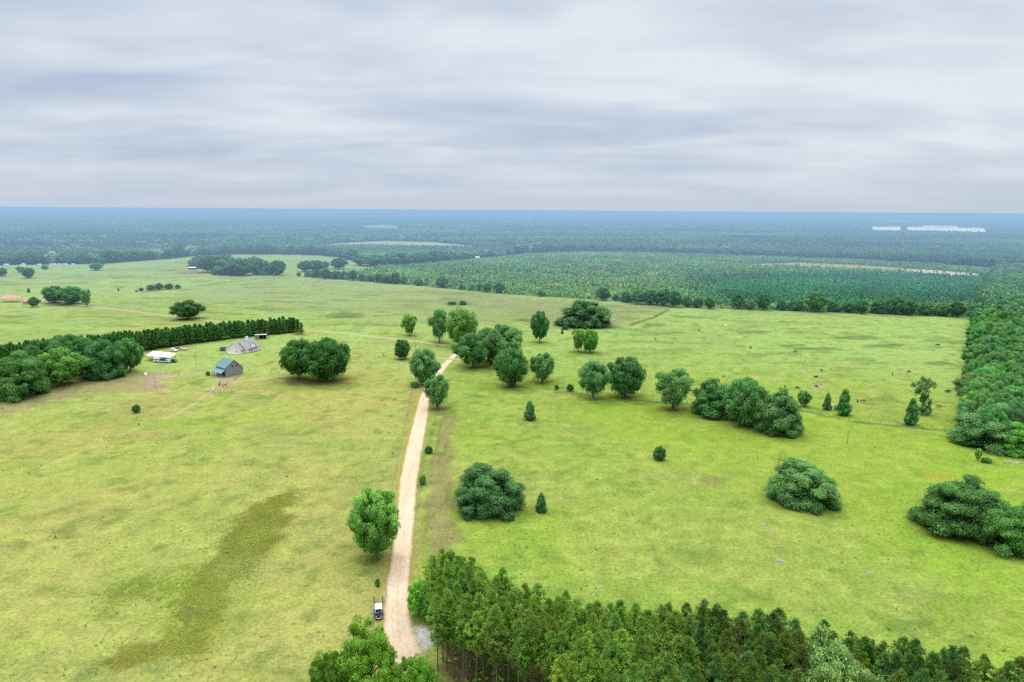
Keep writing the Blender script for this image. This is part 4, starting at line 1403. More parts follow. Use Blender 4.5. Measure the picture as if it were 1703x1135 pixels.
for i in near:
    o = bpy.data.objects.new('young_pine', YP[random.randrange(5)])
    o.location = (gx[i], gy[i], 0)
    o.rotation_euler = (0, 0, random.uniform(0, 6.28))
    o.scale = (w[i] * 1.1, w[i] * 1.1, h[i])
    o.color = (*[float(v) for v in tint[i]], 1)
    link(o)
    tag(o, 'young pine in the first ranks of the regrowing plantation', 'young pine', 'young pines in the front ranks of the plantation')
k = ~mask_near
mass('young_plantation', gx[k], gy[k], w[k], h[k], tint[k], [low_tree(920 + i, 'cone' if i < 4 else 'round', 22) for i in range(6)], 'regrowing plantation of young blue-green pines filling the middle distance', rng, 'plantation')

# woods beyond
AX, AY, AW, AH, AT = [], [], [], [], []


def wood_band(y0, y1, step, wl, hl, margin=0.0):
    gx, gy, px, py = scatter(y0, y1, step)
    foot = np.interp(px, PX_, PY_)
    m = py < foot - .15
    right = poly_sd(px, py, RIGHT_WOOD)
    m &= right > 0
    for P in PALE_FIELDS + DULL_FIELDS + CROP_FIELDS:
        m &= poly_sd(px, py, P) > .2
    for P in (TAN_STRIP, SAND_PAN):
        m &= poly_sd(px, py, P) > .3
    gx, gy, px, py = gx[m], gy[m], px[m], py[m]
    n1 = fbm(gx / 130, gy / 130, 61)
    n2 = fbm(gx / 420, gy / 420, 62)
    keep = rng.random(len(gx)) < np.where(n1 > .62, .62, .97)
    gx, gy, px, py, n1, n2 = gx[keep], gy[keep], px[keep], py[keep], n1[keep], n2[keep]
    w = rng.uniform(*wl, len(gx))
    h = rng.uniform(*hl, len(gx)) * (.70 + .5 * n2)
    n3 = fbm(gx / 240, gy / 160, 66)
    t = np.stack([.50 + .60 * n1, .66 + .50 * n1, .85 + .2 * n1], -1) * rng.uniform(.74, 1.26, (len(gx), 1)) * (.25 + 1.5 * n3)[:, None] * (.35 + 1.3 * fbm(gx / 900, gy / 420, 67))[:, None]
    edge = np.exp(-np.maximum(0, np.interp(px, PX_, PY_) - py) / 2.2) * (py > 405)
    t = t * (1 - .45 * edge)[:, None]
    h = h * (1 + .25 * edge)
    w = w * (1 + .2 * edge)
    h = np.where((px > 495) & (px < 840) & (py > 407), np.minimum(h, 9.5), h)
    dead = (rng.random(len(gx)) < .02 + .45 * sstep(.56, .64, fbm(gx / 80, gy / 60, 64))) & (py > 395) & (px < 900)
    t[dead] = np.array([2.6, 1.75, 2.6]) * rng.uniform(.7, 1.1, (dead.sum(), 1))
    return gx, gy, w, h, t


P40 = [low_tree(940 + i, 'round', 56) for i in range(5)]
P16 = [low_tree(960 + i, 'round', 22) for i in range(5)] + [low_tree(966, 'cone', 18)]
P8 = [low_tree(980 + i, 'round', 9) for i in range(5)]
b = wood_band(560, 1500, 8.6, (9, 16), (10, 17))
nr = len(REST_X)
b = [np.concatenate(q) for q in zip(b, (REST_X, REST_Y, rng.uniform(10, 17, nr), rng.uniform(10, 17, nr), np.array([.95, 1.1, 1.05]) * rng.uniform(.75, 1.25, (nr, 1))))]
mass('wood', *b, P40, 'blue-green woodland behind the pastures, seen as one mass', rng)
b = wood_band(1500, 3200, 12.0, (11, 19), (9, 16))
mass('distant_wood', *b, P16, 'hazy woodland stretching across the flat land', rng)
b = wood_band(3200, 7000, 24.0, (22, 42), (9, 20))
b2 = wood_band(7000, 14000, 70.0, (60, 130), (9, 20))
b3 = wood_band(14000, 34000, 200.0, (160, 380), (10, 26))
mass('horizon_wood', *[np.concatenate(q) for q in zip(b, b2, b3)], P8, 'blue hazy woodland reaching the horizon', rng)

if rest_pines:
    def pine_arrays(me_c, me_t):
        out = []
        for me in (me_c, me_t):
            v = np.zeros(len(me.vertices) * 3, np.float32)
            me.vertices.foreach_get('co', v)
            li = np.zeros(len(me.loops), np.int32)
            me.loops.foreach_get('vertex_index', li)
            lt = np.zeros(len(me.polygons), np.int32)
            me.polygons.foreach_get('loop_total', lt)
            ls = np.zeros(len(me.polygons), np.int32)
            me.polygons.foreach_get('loop_start', ls)
            q = li[ls[lt == 4][:, None] + np.arange(4)]
            t3 = li[ls[lt == 3][:, None] + np.arange(3)]
            tone = np.zeros(len(me.vertices), np.float32)
            if 'tone' in me.attributes:
                me.attributes['tone'].data.foreach_get('value', tone)
            out.append((v.reshape(-1, 3), q, t3, tone))
        return out
    Vs, Qs, Ts, to, ti, mq, mt, base = [], [], [], [], [], [], [], 0
    src = [pine_arrays(*q) for q in PROTO['pine']]
    for x_, y_, sxy, h, tint in rest_pines:
        a_ = random.uniform(0, 6.28)
        for part_i, (v, q, t3, tone) in enumerate(random.choice(src)):
            c_, s_ = math.cos(a_), math.sin(a_)
            P = np.stack([(v[:, 0] * c_ - v[:, 1] * s_) * sxy + x_, (v[:, 0] * s_ + v[:, 1] * c_) * sxy + y_, v[:, 2] * h], -1)
            Vs.append(P)
            Qs.append(q + base)
            Ts.append(t3 + base)
            mq.append(np.full(len(q), part_i))
            mt.append(np.full(len(t3), part_i))
            to.append(tone)
            ti.append(np.tile(np.array(tint, float), (len(v), 1)))
            base += len(v)
    M['pinemass'] = mat_leaf('pine_mass_foliage', (0.045, 0.105, 0.018), (0.215, 0.420, 0.065), .30, use_obj=False)
    o = bpy.data.objects.new('pine_stand', mesh_np('pine_stand', np.concatenate(Vs), [np.concatenate(Qs), np.concatenate(Ts)], [M['pinemass'], M['pinebark']], midx=np.concatenate(mq + mt), attrs={'tone': np.concatenate(to)}, cattrs={'tint': np.concatenate(ti)}))
    link(o)
    tag(o, 'crowded inner pines of the near stand, seen as one mass', 'pines', kind='stuff')

# ------------------------------------------------------------------ weeds
def weeds(name, X, Y, size, tint, label, cat, nq=5):
    protos = []
    for k_ in range(4):
        rg = np.random.default_rng(70 + k_)
        d = sph(nq, rg)
        d[:, 2] = np.abs(d[:, 2])
        P = d * np.array([.5, .5, .5]) * rg.uniform(.4, 1, (nq, 1)) + np.array([0, 0, .25])
        Vq, Fq = diamonds(P, d + rg.normal(size=(nq, 3)) * .4, .30, .20, rg)
        tone = np.repeat(rg.uniform(.3, .9, nq), 4)
        core = ICO_V * np.array([.3, .3, .25]) + np.array([0, 0, .2])
        protos.append((np.concatenate([Vq, core]), Fq, ICO_F + len(Vq), np.concatenate([tone, np.full(12, .5)])))
    return mass(name, X, Y, size, size * rng.uniform(.5, 1.0, len(X)), tint, protos, label, rng, cat)


def in_poly(P, n, soft=3.0):
    p = W(P)
    xs_, ys_ = [q[0] for q in p], [q[1] for q in p]
    x = rng.uniform(min(xs_) - soft, max(xs_) + soft, n)
    y = rng.uniform(min(ys_) - soft, max(ys_) + soft, n)
    sdv = poly_sd(x, y, p) + 9 * (fbm(x / 6, y / 6, 45) - .5) + 7 * (fbm(x / 15, y / 15, 46) - .5) - 2.0
    m = (sdv < 0) & (rng.random(n) < np.clip(.08 - sdv / 14, 0, .6)) & (fbm(x / 2.6, y / 2.6, 48, 2) > .33)
    return x[m], y[m]


xa, ya = in_poly(WEEDS_A, 90000, 8)
xb, yb = in_poly(WEEDS_B, 14000, 6)
x, y = np.concatenate([xa, xb]), np.concatenate([ya, yb])
t = np.stack([rng.uniform(2.2, 3.4, len(x)), rng.uniform(1.4, 2.0, len(x)), rng.uniform(.6, 1.0, len(x))], -1) * (.8 + .6 * fbm(x / 6, y / 6, 47))[:, None]
weeds('weeds', x, y, rng.uniform(.14, .42, len(x)), t, 'tall brownish green weeds in a ragged bed across the pasture', 'weeds')
# scattered tussocks over all the grass
n = 24000
x = rng.uniform(-330, 330, n)
y = rng.uniform(95, 560, n)
px, py = proj(x, y)
dens = fbm(x / 22, y / 22, 49) + .35 * (fbm(x / 5, y / 5, 50) - .5)
m = (dens > .57) & (px > -40) & (px < 1740) & (poly_sd(x, y, STAND) > 3) & (line_d(x, y, W(ROAD_L)) > 4.5) & (line_d(x, y, W(ROAD_R)) > 4.5)
m &= (poly_sd(px, py, PLANT_POLY) > 2)
x, y = x[m], y[m]
t = np.stack([rng.uniform(1.0, 2.2, len(x)), rng.uniform(1.1, 1.8, len(x)), rng.uniform(.6, 1.0, len(x))], -1)
weeds('tussocks', x, y, rng.uniform(.2, .66, len(x)) * (1 + .8 * (rng.random(len(x)) < .06)), t, 'small dark tussocks dotted over the grass', 'weeds')
# undergrowth in the near stand and under the corner of the wood
n = 6000
p = STAND
x = rng.uniform(min(q[0] for q in p), max(q[0] for q in p), n)
y = rng.uniform(min(q[1] for q in p), max(q[1] for q in p), n)
m = poly_sd(x, y, p) < -.5
x, y = x[m], y[m]
t = np.stack([rng.uniform(1.0, 2.2, len(x)), rng.uniform(1.1, 1.8, len(x)), rng.uniform(.4, .8, len(x))], -1)
weeds('undergrowth', x, y, rng.uniform(.3, 1.3, len(x)), t, 'low green undergrowth between the pine trunks', 'undergrowth', 7)
# ------------------------------------------------------------------ buildings
def local(o, vec):
    return vec


# --- weathered barn: x' along the gable wall, y' along the ridge (away), origin at the near gable corner A
def barn():
    A, B = at(375.8, 627.7), at(404, 622)
    a = (B - A).normalized()
    rz = math.atan2(a.y, a.x)
    e = empty('barn', A, rz)
    tag(e, 'weathered grey board barn with teal metal roof and open porch', 'barn')
    wid, mw, pk, L = (B - A).length, 9.0, 5.0, 9.4
    eL, eR, eLo, top = 5.2, 4.9, 2.9, 8.7
    mb = MB()
    out = [(0, 0), (wid, 0), (wid, eLo), (mw, eR), (pk, top), (0, eL)]
    mb.prism(out, 'y', 0, .18)
    mb.prism(out, 'y', L - .18, L)
    mb.box(0, .18, .18, L - .18, 0, eL)
    mb.box(wid - .18, wid, .18, L - .18, 0, eLo)
    w_ = mb.build('wall', M['greywood'], e)
    for wx in (4.2, 6.6):
        f = MB().box(wx - .5, wx + .5, -.06, .04, 4.7, 6.0).build('window', M['greywood'], e)
        MB().box(wx - .38, wx + .38, -.09, -.03, 4.82, 5.88).build('pane', M['darkhole'], f)
    r = MB()
    o_ = .45
    sl = (top - eL) / pk
    r.slab((-o_, -o_, eL - o_ * sl + .12), (pk, -o_, top + .12), (pk, L + o_, top + .12), (-o_, L + o_, eL - o_ * sl + .12), .10)
    r.slab((pk, -o_, top + .12), (mw + .05, -o_, eR + .12), (mw + .05, L + o_, eR + .12), (pk, L + o_, top + .12), .10)
    r.slab((mw + .05, -o_, eR + .10), (wid + o_, -o_, eLo - .15), (wid + o_, L + o_, eLo - .15), (mw + .05, L + o_, eR + .10), .08)
    ro = r.build('roof', M['tealroof'], e)
    sm = MB()
    for i in range(19):
        y = -o_ + .05 + i * (L + 2 * o_ - .1) / 18
        sm.tube([(-o_, y, eL - o_ * sl + .14), (pk, y, top + .14)], .035, 4)
    sm.build('roof_seam', M['tealroof'], ro)
    c = MB().box(pk - .5, pk + .5, L * .62 - .5, L * .62 + .5, top - .1, top + .85).build('cupola', M['whitepaint'], e)
    MB().prism([(pk - .65, top + .85), (pk + .65, top + .85), (pk, top + 1.35)], 'y', L * .62 - .65, L * .62 + .65).build('cupola_roof', M['metal'], c)
    # porch on the road side
    pw = 2.9
    MB().slab((-pw, -.3, 2.55), (0.0, -.3, 4.25), (0.0, L + .3, 4.25), (-pw, L + .3, 2.55), .10).build('porch_roof', M['tealroof'], e)
    for i in range(5):
        MB().box(-pw + .25, -pw + .45, .1 + i * (L - .4) / 4, .3 + i * (L - .4) / 4, 0, 2.62).build('porch_post', M['post'], e)
    MB().box(-pw, -.02, .0, L, 0, .25).build('porch_floor', M['stone'], e)
    rl = MB()
    for i in range(4):
        y0 = .3 + i * (L - .4) / 4
        rl.box(-pw + .3, -pw + .38, y0 + .03, y0 + (L - .4) / 4 - .23, .95, 1.05)
        rl.box(-pw + .3, -pw + .38, y0 + .03, y0 + (L - .4) / 4 - .23, .55, .63)
    rl.build('porch_rail', M['greywood'], e)
    for y0 in (1.2, 4.4, 7.0):
        MB().box(-.05, .03, y0, y0 + 1.2, .25, 2.4).build('door', M['darkhole'], e)
    bk = MB().box(-2.3, -1.2, .9, 1.9, .25, 1.0)
    bk.box(-1.6, -.7, 3.4, 4.2, .25, .85)
    bk.build('porch_bench', M['brownwood'], e)
    # grey lean-to dormer behind the ridge
    d_ = MB().box(mw - 1.5, mw + .3, 2.6, 5.4, 4.6, 6.0).build('dormer', M['whitepaint'], e)
    MB().slab((mw - 1.8, 2.4, 6.35), (mw + .5, 2.4, 6.0), (mw + .5, 5.6, 6.0), (mw - 1.8, 5.6, 6.35), .1).build('dormer_roof', M['tealroof'], d_)
    return e


barn()


def gable_wall(mb, x0, x1, eave, peak, y, t, z0=0.0):
    xm = (x0 + x1) / 2
    mb.prism([(x0, z0), (x1, z0), (x1, eave), (xm, peak), (x0, eave)], 'y', y, y + t)


def house():
    A = at(376.7, 587.2)
    g = Vector((.95, -.31, 0)).normalized()
    e = empty('house', A, math.atan2(g.y, g.x))
    tag(e, 'beige farmhouse with grey shingle roofs and a white cupola', 'house')
    W1, D1, e1, p1 = 10.6, 6.0, 2.7, 6.9             # garage wing
    x0, x1, y0, D2, e2, p2 = 2.4, 12.8, 4.0, 11.2, 3.0, 7.3   # main block
    mb = MB()
    gable_wall(mb, 0, W1, e1, p1, 0, .25)
    mb.box(0, .25, .25, D1, 0, e1)
    mb.box(W1 - .25, W1, .25, y0 - .02, 0, e1)
    gable_wall(mb, x0, x1, e2, p2, y0, .25)
    gable_wall(mb, x0, x1, e2, p2, y0 + D2 - .25, .25)
    mb.box(x0, x0 + .25, y0 + .25, y0 + D2 - .25, 0, e2)
    mb.box(x1 - .25, x1, y0 + .25, y0 + D2 - .25, 0, e2)
    mb.build('wall', M['beige'], e)
    r = MB()
    xm = W1 / 2
    ov = .4
    s1 = (p1 - e1) / xm
    r.slab((-ov, -ov, e1 - ov * s1 + .2), (xm, -ov, p1 + .2), (xm, y0 + 5.0, p1 + .2), (-ov, y0 + 5.0, e1 - ov * s1 + .2), .16)
    r.slab((xm, -ov, p1 + .2), (W1 + ov, -ov, e1 - ov * s1 + .2), (W1 + ov, y0 + 4.0, e1 - ov * s1 + .2), (xm, y0 + 4.0, p1 + .2), .16)
    xm2 = (x0 + x1) / 2
    s2 = (p2 - e2) / (x1 - xm2)
    r.slab((x0 - ov, y0 - ov, e2 - ov * s2 + .2), (xm2, y0 - ov, p2 + .2), (xm2, y0 + D2 + ov, p2 + .2), (x0 - ov, y0 + D2 + ov, e2 - ov * s2 + .2), .16)
    r.slab((xm2, y0 - ov, p2 + .2), (x1 + .7, y0 - ov, e2 - .7 * s2 + .2), (x1 + .7, y0 + D2 + ov, e2 - .7 * s2 + .2), (xm2, y0 + D2 + ov, p2 + .2), .16)
    ro = r.build('roof', M['greyroof'], e)
    # white raking trim boards
    t = MB()
    for (xa, xb, ee, pp, yy, s_) in ((0, W1, e1, p1, 0, s1), (x0, x1, e2, p2, y0, s2)):
        m_ = (xa + xb) / 2
        for (u, v) in (((xa - ov, ee - ov * s_ + .02), (m_, pp + .02)), ((m_, pp + .02), (xb + ov, ee - ov * s_ + .02))):
            t.prism([u, v, (v[0], v[1] - .45), (u[0], u[1] - .45)], 'y', yy - ov - .05, yy - ov + .05)
    t.build('trim', M['whitepaint'], e)
    # front-facing dormer gable on the long slope
    dm = MB()
    yc, hw, zb, zt = y0 + 5.4, 2.5, 3.6, 6.3
    xf = x1 + .2
    dm.prism([(yc - hw, zb - .9), (yc + hw, zb - .9), (yc + hw, zb), (yc, zt), (yc - hw, zb)], 'x', xf - .2, xf)
    d = dm.build('dormer', M['whitepaint'], e)
    dr = MB()
    dr.slab((xm2 + .6, yc, zt + .15), (xf + .3, yc, zt + .15), (xf + .3, yc - hw - .4, zb - .25), (xm2 + 2.4, yc - hw - .4, zb - .25), .12)
    dr.slab((xf + .3, yc, zt + .15), (xm2 + .6, yc, zt + .15), (xm2 + 2.4, yc + hw + .4, zb - .25), (xf + .3, yc + hw + .4, zb - .25), .12)
    dr.build('dormer_roof', M['greyroof'], d)
    c = MB().box(xm2 - .75, xm2 + .75, y0 + 5.4, y0 + 6.9, p2 - .9, p2 + 1.5).build('cupola', M['whitepaint'], e)
    MB().prism([(xm2 - .95, p2 + 1.5), (xm2 + .95, p2 + 1.5), (xm2, p2 + 2.15)], 'y', y0 + 5.2, y0 + 7.1).build('cupola_roof', M['metal'], c)
    # front: white porch posts, doors and windows
    for i in range(5):
        y = y0 + .2 + i * (D2 - .6) / 4
        MB().box(x1 + .38, x1 + .54, y, y + .16, 0.25, 2.6).build('porch_post', M['whitepaint'], e)
    MB().box(x1 + .02, x1 + 1.0, y0, y0 + D2, 0, .25).build('porch_floor', M['stone'], e)
    for y in (y0 + 1.2, y0 + 5.4, y0 + 7.6):
        f = MB().box(x1 - .03, x1 + .05, y, y + 1.5, .8, 2.4).build('window', M['whitepaint'], e)
        MB().box(x1 + .03, x1 + .09, y + .14, y + 1.36, .94, 2.26).build('pane', M['glass'], f)
    MB().box(x1 - .02, x1 + .08, y0 + 3.4, y0 + 4.5, .25, 2.5).build('door', M['darkhole'], e)
    f = MB().box(7.4, 8.1, -.06, .04, .5, 1.9).build('window', M['whitepaint'], e)
    MB().box(7.5, 8.0, -.1, -.03, .6, 1.8).build('pane', M['glass'], f)
    for y in (1.0, 2.9):
        f = MB().box(W1 - .03, W1 + .05, y, y + 1.0, .8, 2.1).build('window', M['whitepaint'], e)
        MB().box(W1 + .03, W1 + .09, y + .12, y + .88, .92, 1.98).build('pane', M['glass'], f)
    pd = MB().box(1.0, W1 - 1.0, -.9, -.06, 0, .12)
    pd.build('footing', M['whitepaint'], e)
    return e


house()
# dark teal trailer by the house
A = at(371.5, 583.5)
e = empty('utility_trailer', A, .3)
tag(e, 'dark teal covered trailer parked against the beige house', 'trailer')
MB().prism([(-1.9, .5), (1.9, .5), (1.9, 2.0), (1.3, 2.5), (-1.3, 2.5), (-1.9, 2.0)], 'y', -1.1, 1.1).build('body', M['tealpaint'], e, bevel=.08)
for s_ in (-1, 1):
    MB().tube([(0, s_ * 1.15 - .1, .38), (0, s_ * 1.15 + .1, .38)], .38, 12).build('wheel', M['tyre'], e)
MB().tube([(1.9, 0, .55), (3.1, 0, .45)], .07, 6).build('tow_bar', M['black'], e)


# --- open fronted run-in shed
def shed():
    A, B = at(424.5, 565.0), at(443.0, 564.2)
    v = B - A
    e = empty('field_shed', A, math.atan2(v.y, v.x))
    tag(e, 'open-fronted brown shed with tan roof beside the pine belt', 'shed')
    L, D = v.length, 5.0
    mb = MB()
    mb.box(0, L, D - .1, D, 0, 2.5).box(0, .1, 0, D - .1, 0, 2.7).box(L - .1, L, 0, D - .1, 0, 2.7)
    mb.box(.1, L * .36, 0, .1, 0, 2.8)
    mb.build('wall', M['brownwood'], e)
    MB().slab((-.3, -.5, 3.25), (L + .3, -.5, 3.25), (L + .3, D + .3, 2.75), (-.3, D + .3, 2.75), .12).build('roof', M['tanroof'], e)
    for x in (L * .36, L * .68, L - .22):
        MB().box(x, x + .2, -.02, .16, 0, 3.12).build('post', M['post'], e)
    MB().box(L * .37, L - .25, D * .75, D - .12, .05, 2.3).build('back_panel', M['darkhole'], e)


shed()


def carport():
    z = 3.4
    P = [at(243.4, 591.4, z), at(282.0, 594.8, z), at(293.4, 588.2, z + .25), at(254.7, 584.0, z + .25)]
    c = sum(P, Vector()) / 4
    e = empty('carport', (c.x, c.y, 0))
    tag(e, 'carport with flat white metal roof on thin posts', 'carport')
    O = Vector((c.x, c.y, 0))
    Q = [p - O for p in P]
    MB().slab(Q[0], Q[1], Q[2], Q[3], .14).build('roof', M['whiteroof'], e)
    fb = MB()
    for i in range(4):
        a_, b_ = Q[i] - Vector((0, 0, .2)), Q[(i + 1) % 4] - Vector((0, 0, .2))
        fb.tube([a_, b_], .07, 5)
    fb.build('roof_frame', M['metal'], e)
    for u in (0.03, .5, .97):
        for q in ((Q[0], Q[1]), (Q[3], Q[2])):
            p = q[0].lerp(q[1], u)
            ctr = (Q[0] + Q[1] + Q[2] + Q[3]) / 4
            p = p.lerp(ctr, .04)
            MB().box(p.x - .07, p.x + .07, p.y - .07, p.y + .07, 0, p.z - .16).build('post', M['metal'], e)
    # pole frame running on past the roof
    b0, b1 = at(296, 600.8), at(301, 601.2)
    t1 = at(301.3, 589.0, 3.3) - O
    t0 = Q[2].lerp(Q[1], .25)
    MB().tube([(t0.x, t0.y, 3.2), (t1.x, t1.y, 3.2)], .07, 6).build('side_beam', M['post'], e)
    MB().tube([(t1.x, t1.y, 0), (t1.x, t1.y, 3.3)], .08, 6).build('side_post', M['post'], e)
    # horse trailer under it
    a0, a1 = at(254.5, 603.0), at(280.5, 604.4)
    v = a1 - a0
    h = empty('livestock_trailer', a0 + Vector((0, .0, 0)), math.atan2(v.y, v.x))
    tag(h, 'long white trailer with dark teal side parked under the carport', 'trailer')
    L = v.length
    MB().box(0, L * .98, .1, 2.4, .55, 1.05).build('lower_body', M['whitepaint'], h, bevel=.05)
    MB().box(0, L * .40, .1, 2.4, 1.07, 2.55).build('box', M['whitepaint'], h, bevel=.05)
    MB().box(.25, L * .37, .03, .11, 1.75, 2.25).build('window', M['glass'], h)
    MB().box(L * .42, L * .80, .1, 2.4, 1.07, 2.6).build('middle_body', M['tealpaint'], h, bevel=.05)
    MB().box(L * .82, L * .98, .1, 2.4, 1.07, 2.3).build('nose', M['whitepaint'], h, bevel=.1)
    MB().box(L * .84, L * .93, .03, .11, 1.45, 2.05).build('window', M['glass'], h)
    for x in (L * .16, L * .24, L * .88):
        MB().tube([(x, .0, .4), (x, .28, .4)], .40, 12).build('wheel', M['tyre'], h)
    # dark green utility cart beside it
    c0 = at(289.5, 603.4)
    u = empty('utility_cart', c0, -.25)
    tag(u, 'small dark green utility cart at the end of the carport', 'cart')
    MB().prism([(-1.5, .45), (1.5, .45), (1.5, .95), (.7, 1.1), (.3, 1.15), (-1.5, 1.15)], 'y', -.75, .75).build('body', M['greendark'], u, bevel=.06)
    MB().box(-1.0, .5, -.7, .7, 1.95, 2.02).build('canopy', M['black'], u)
    MB().box(-.9, -.2, -.6, .6, 1.15, 1.7).build('seat', M['black'], u)
    for x, y in ((-1, -.78), (1, -.78), (-1, .58), (1, .58)):
        MB().tube([(x, y, .38), (x, y + .2, .38)], .38, 10).build('wheel', M['tyre'], u)
    for x, y in ((-.95, -.65), (-.95, .65), (.45, -.65), (.45, .65)):
        MB().cyl(x, y, 1.1, 1.95, .04, 5).build('canopy_post', M['black'], u)


carport()


# ------------------------------------------------------------------ vehicles
def car(name, loc, rz, paint, label, cat, style='suv', roofmat=None):
    """x forward"""
    e = empty(name, loc, rz)
    tag(e, label, cat)
    if style == 'suv':
        body = [(-2.45, .42), (2.4, .42), (2.5, .75), (2.35, 1.02), (1.25, 1.14), (-2.42, 1.14), (-2.5, .8)]
        glass = [(1.2, 1.12), (.45, 1.66), (-2.0, 1.66), (-2.38, 1.12)]
        roof = [(.5, 1.665), (.30, 1.76), (-1.9, 1.76), (-2.06, 1.665)]
    elif style == 'sedan':
        body = [(-2.4, .35), (2.35, .35), (2.45, .62), (2.25, .85), (1.1, .97), (-2.3, 1.0), (-2.45, .7)]
        glass = [(1.1, .95), (.35, 1.40), (-1.15, 1.40), (-1.95, .97)]
        roof = [(.4, 1.405), (.2, 1.49), (-1.0, 1.49), (-1.25, 1.405)]
    else:                                         # boxy off-road vehicle
        body = [(-1.85, .55), (1.80, .55), (1.88, .7), (1.85, 1.16), (.62, 1.22), (-1.88, 1.22)]
        glass = [(.62, 1.2), (.32, 1.78), (-1.78, 1.78), (-1.84, 1.2)]
        roof = [(.40, 1.785), (.36, 1.90), (-1.82, 1.90), (-1.86, 1.785)]
    hw = .95 if style != 'box' else .84
    MB().prism(body, 'y', -hw, hw).build('body', paint, e, bevel=.08)
    if style == 'box':
        MB().prism(glass, 'y', -hw * .86, hw * .86).build('window', M['glass'], e, bevel=.05)
        MB().prism(roof, 'y', -hw * .92, hw * .92).build('roof', roofmat or paint, e, bevel=.06)
        pl = MB()
        for s_ in (-1, 1):
            for (xa, xb, za, zb) in ((glass[0][0], glass[1][0], glass[0][1], glass[1][1]), (-.45, -.40, 1.2, glass[1][1]), (glass[3][0], glass[2][0], glass[3][1], glass[2][1])):
                pl.tube([(xa, s_ * hw * .87, za), (xb, s_ * hw * .87, zb)], .05, 4)
        pl.build('pillar', roofmat or paint, e)
    else:
        cabin = [glass[0], (roof[1][0], roof[1][1]), (roof[2][0], roof[2][1]), glass[3]]
        cb_ = MB().prism(cabin, 'y', -hw * .88, hw * .88).build('cabin', paint, e, bevel=.10)
        zl, zh = glass[0][1] + .05, glass[1][1] - .04
        for s_ in (-1, 1):
            for xa, xb in (((glass[0][0] + glass[1][0]) / 2 - .25, -.30), (-.40, glass[2][0] + .12)):
                MB().prism([(xa + .22 if xa > 0 else xa, zl), (xa - .12 if xa > 0 else xa, zh), (xb, zh), (xb, zl)], 'y', s_ * hw * .88 - .015, s_ * hw * .88 + .015).build('window', M['glass'], cb_)
        (xa, za), (xb, zb) = cabin[0], cabin[1]
        nrm = Vector((zb * 0 + (zb - za), 0, (xa - xb))).normalized() * .02
        q = [Vector((xa, 0, za)).lerp(Vector((xb, 0, zb)), t) + nrm for t in (.12, .86)]
        MB().add([(q[0].x, -hw * .76, q[0].z), (q[0].x, hw * .76, q[0].z), (q[1].x, hw * .70, q[1].z), (q[1].x, -hw * .70, q[1].z)], [(0, 1, 2, 3)]).build('windscreen', M['glass'], cb_)
    fx, rx = (1.5, -1.5) if style != 'box' else (1.18, -1.18)
    r = .36 if style != 'box' else .42
    for x in (fx, rx):
        for s_ in (-1, 1):
            w = MB().tube([(x, s_ * (hw - .1) - .12, r), (x, s_ * (hw - .1) + .12, r)], r, 14).build('wheel', M['tyre'], e)
            MB().tube([(x, s_ * (hw + .03) - .02, r), (x, s_ * (hw + .03) + .02, r)], r * .58, 10).build('rim', M['metal'], w)
    fxx = body[2][0]
    for s_ in (-1, 1):
        if style == 'box':
            MB().tube([(1.84, s_ * .52, .96), (1.90, s_ * .52, .96)], .13, 10).build('headlight', M['lamp'], e)
        else:
            MB().box(fxx - .28, fxx - .06, s_ * .68 - .18, s_ * .68 + .18, .68, .84).build('headlight', M['lamp'], e)
        MB().box(-fxx - .01 if style != 'box' else -1.91, -fxx + .12 if style != 'box' else -1.80, s_ * .72 - .1, s_ * .72 + .1, .75, 1.0).build('tail_light', M['red'], e)
    if style == 'box':
        MB().box(1.86, 2.05, -.80, .80, .48, .66).build('bumper', M['metal'], e, bevel=.03)
        MB().box(1.85, 1.90, -.34, .34, .70, 1.10).build('grille', M['black'], e)
        MB().box(2.05, 2.07, -.2, .2, .50, .64).build('number_plate', M['whitepaint'], e)
        MB().box(.64, .72, -.66, .66, 1.225, 1.26).build('wiper', M['metal'], e)
        for s_ in (-1, 1):
            MB().box(.50, .62, s_ * (hw + .12) - .1, s_ * (hw + .12) + .1, 1.22, 1.42).build('mirror', M['black'], e)
        for s_ in (-1, 1):
            MB().box(.8, 1.75, s_ * (hw + .02) - .12, s_ * (hw + .02) + .12, .88, .96).build('fender', M['black'], e)
        sp = MB().tube([(-1.9, 0, 1.0), (-2.12, 0, 1.0)], .4, 14).build('spare_wheel', M['tyre'], e)
    else:
        MB().box(fxx - .1, fxx + .04, -.85, .85, .42, .60).build('bumper', M['black'], e, bevel=.03)
        MB().box(fxx - .06, fxx + .02, -.42, .42, .64, .82).build('grille', M['black'], e)
        for s_ in (-1, 1):
            MB().box(.75, .95, s_ * (hw + .08) - .08, s_ * (hw + .08) + .08, 1.05, 1.2).build('mirror', paint, e)
    return e


g0, g1 = at(629.5, 1037), at(629.5, 1000)
dr = (g0 - g1).normalized()
gp = at(629.8, 1024)
car('off_road_vehicle', gp, math.atan2(dr.y, dr.x) + .02, M['carblue'], 'dark boxy off-road vehicle with white roof parked by the field gate', 'car', 'box', M['whitepaint'])
car('parked_car', at(289.5, 584.6), -.35, M['carwhite'], 'white sport utility car nearest the carport roof', 'car', 'suv').scale = (1.05, 1.05, 1.05)
car('parked_car', at(297.5, 582.4), -.15, M['carblue'], 'dark blue car half hidden between the white and silver cars', 'car', 'sedan')
car('parked_car', at(303.6, 582.6), -.05, M['carsilver'], 'silver car at the end of the row beside the pines', 'car', 'sedan').scale = (1.05, 1.05, 1.1)

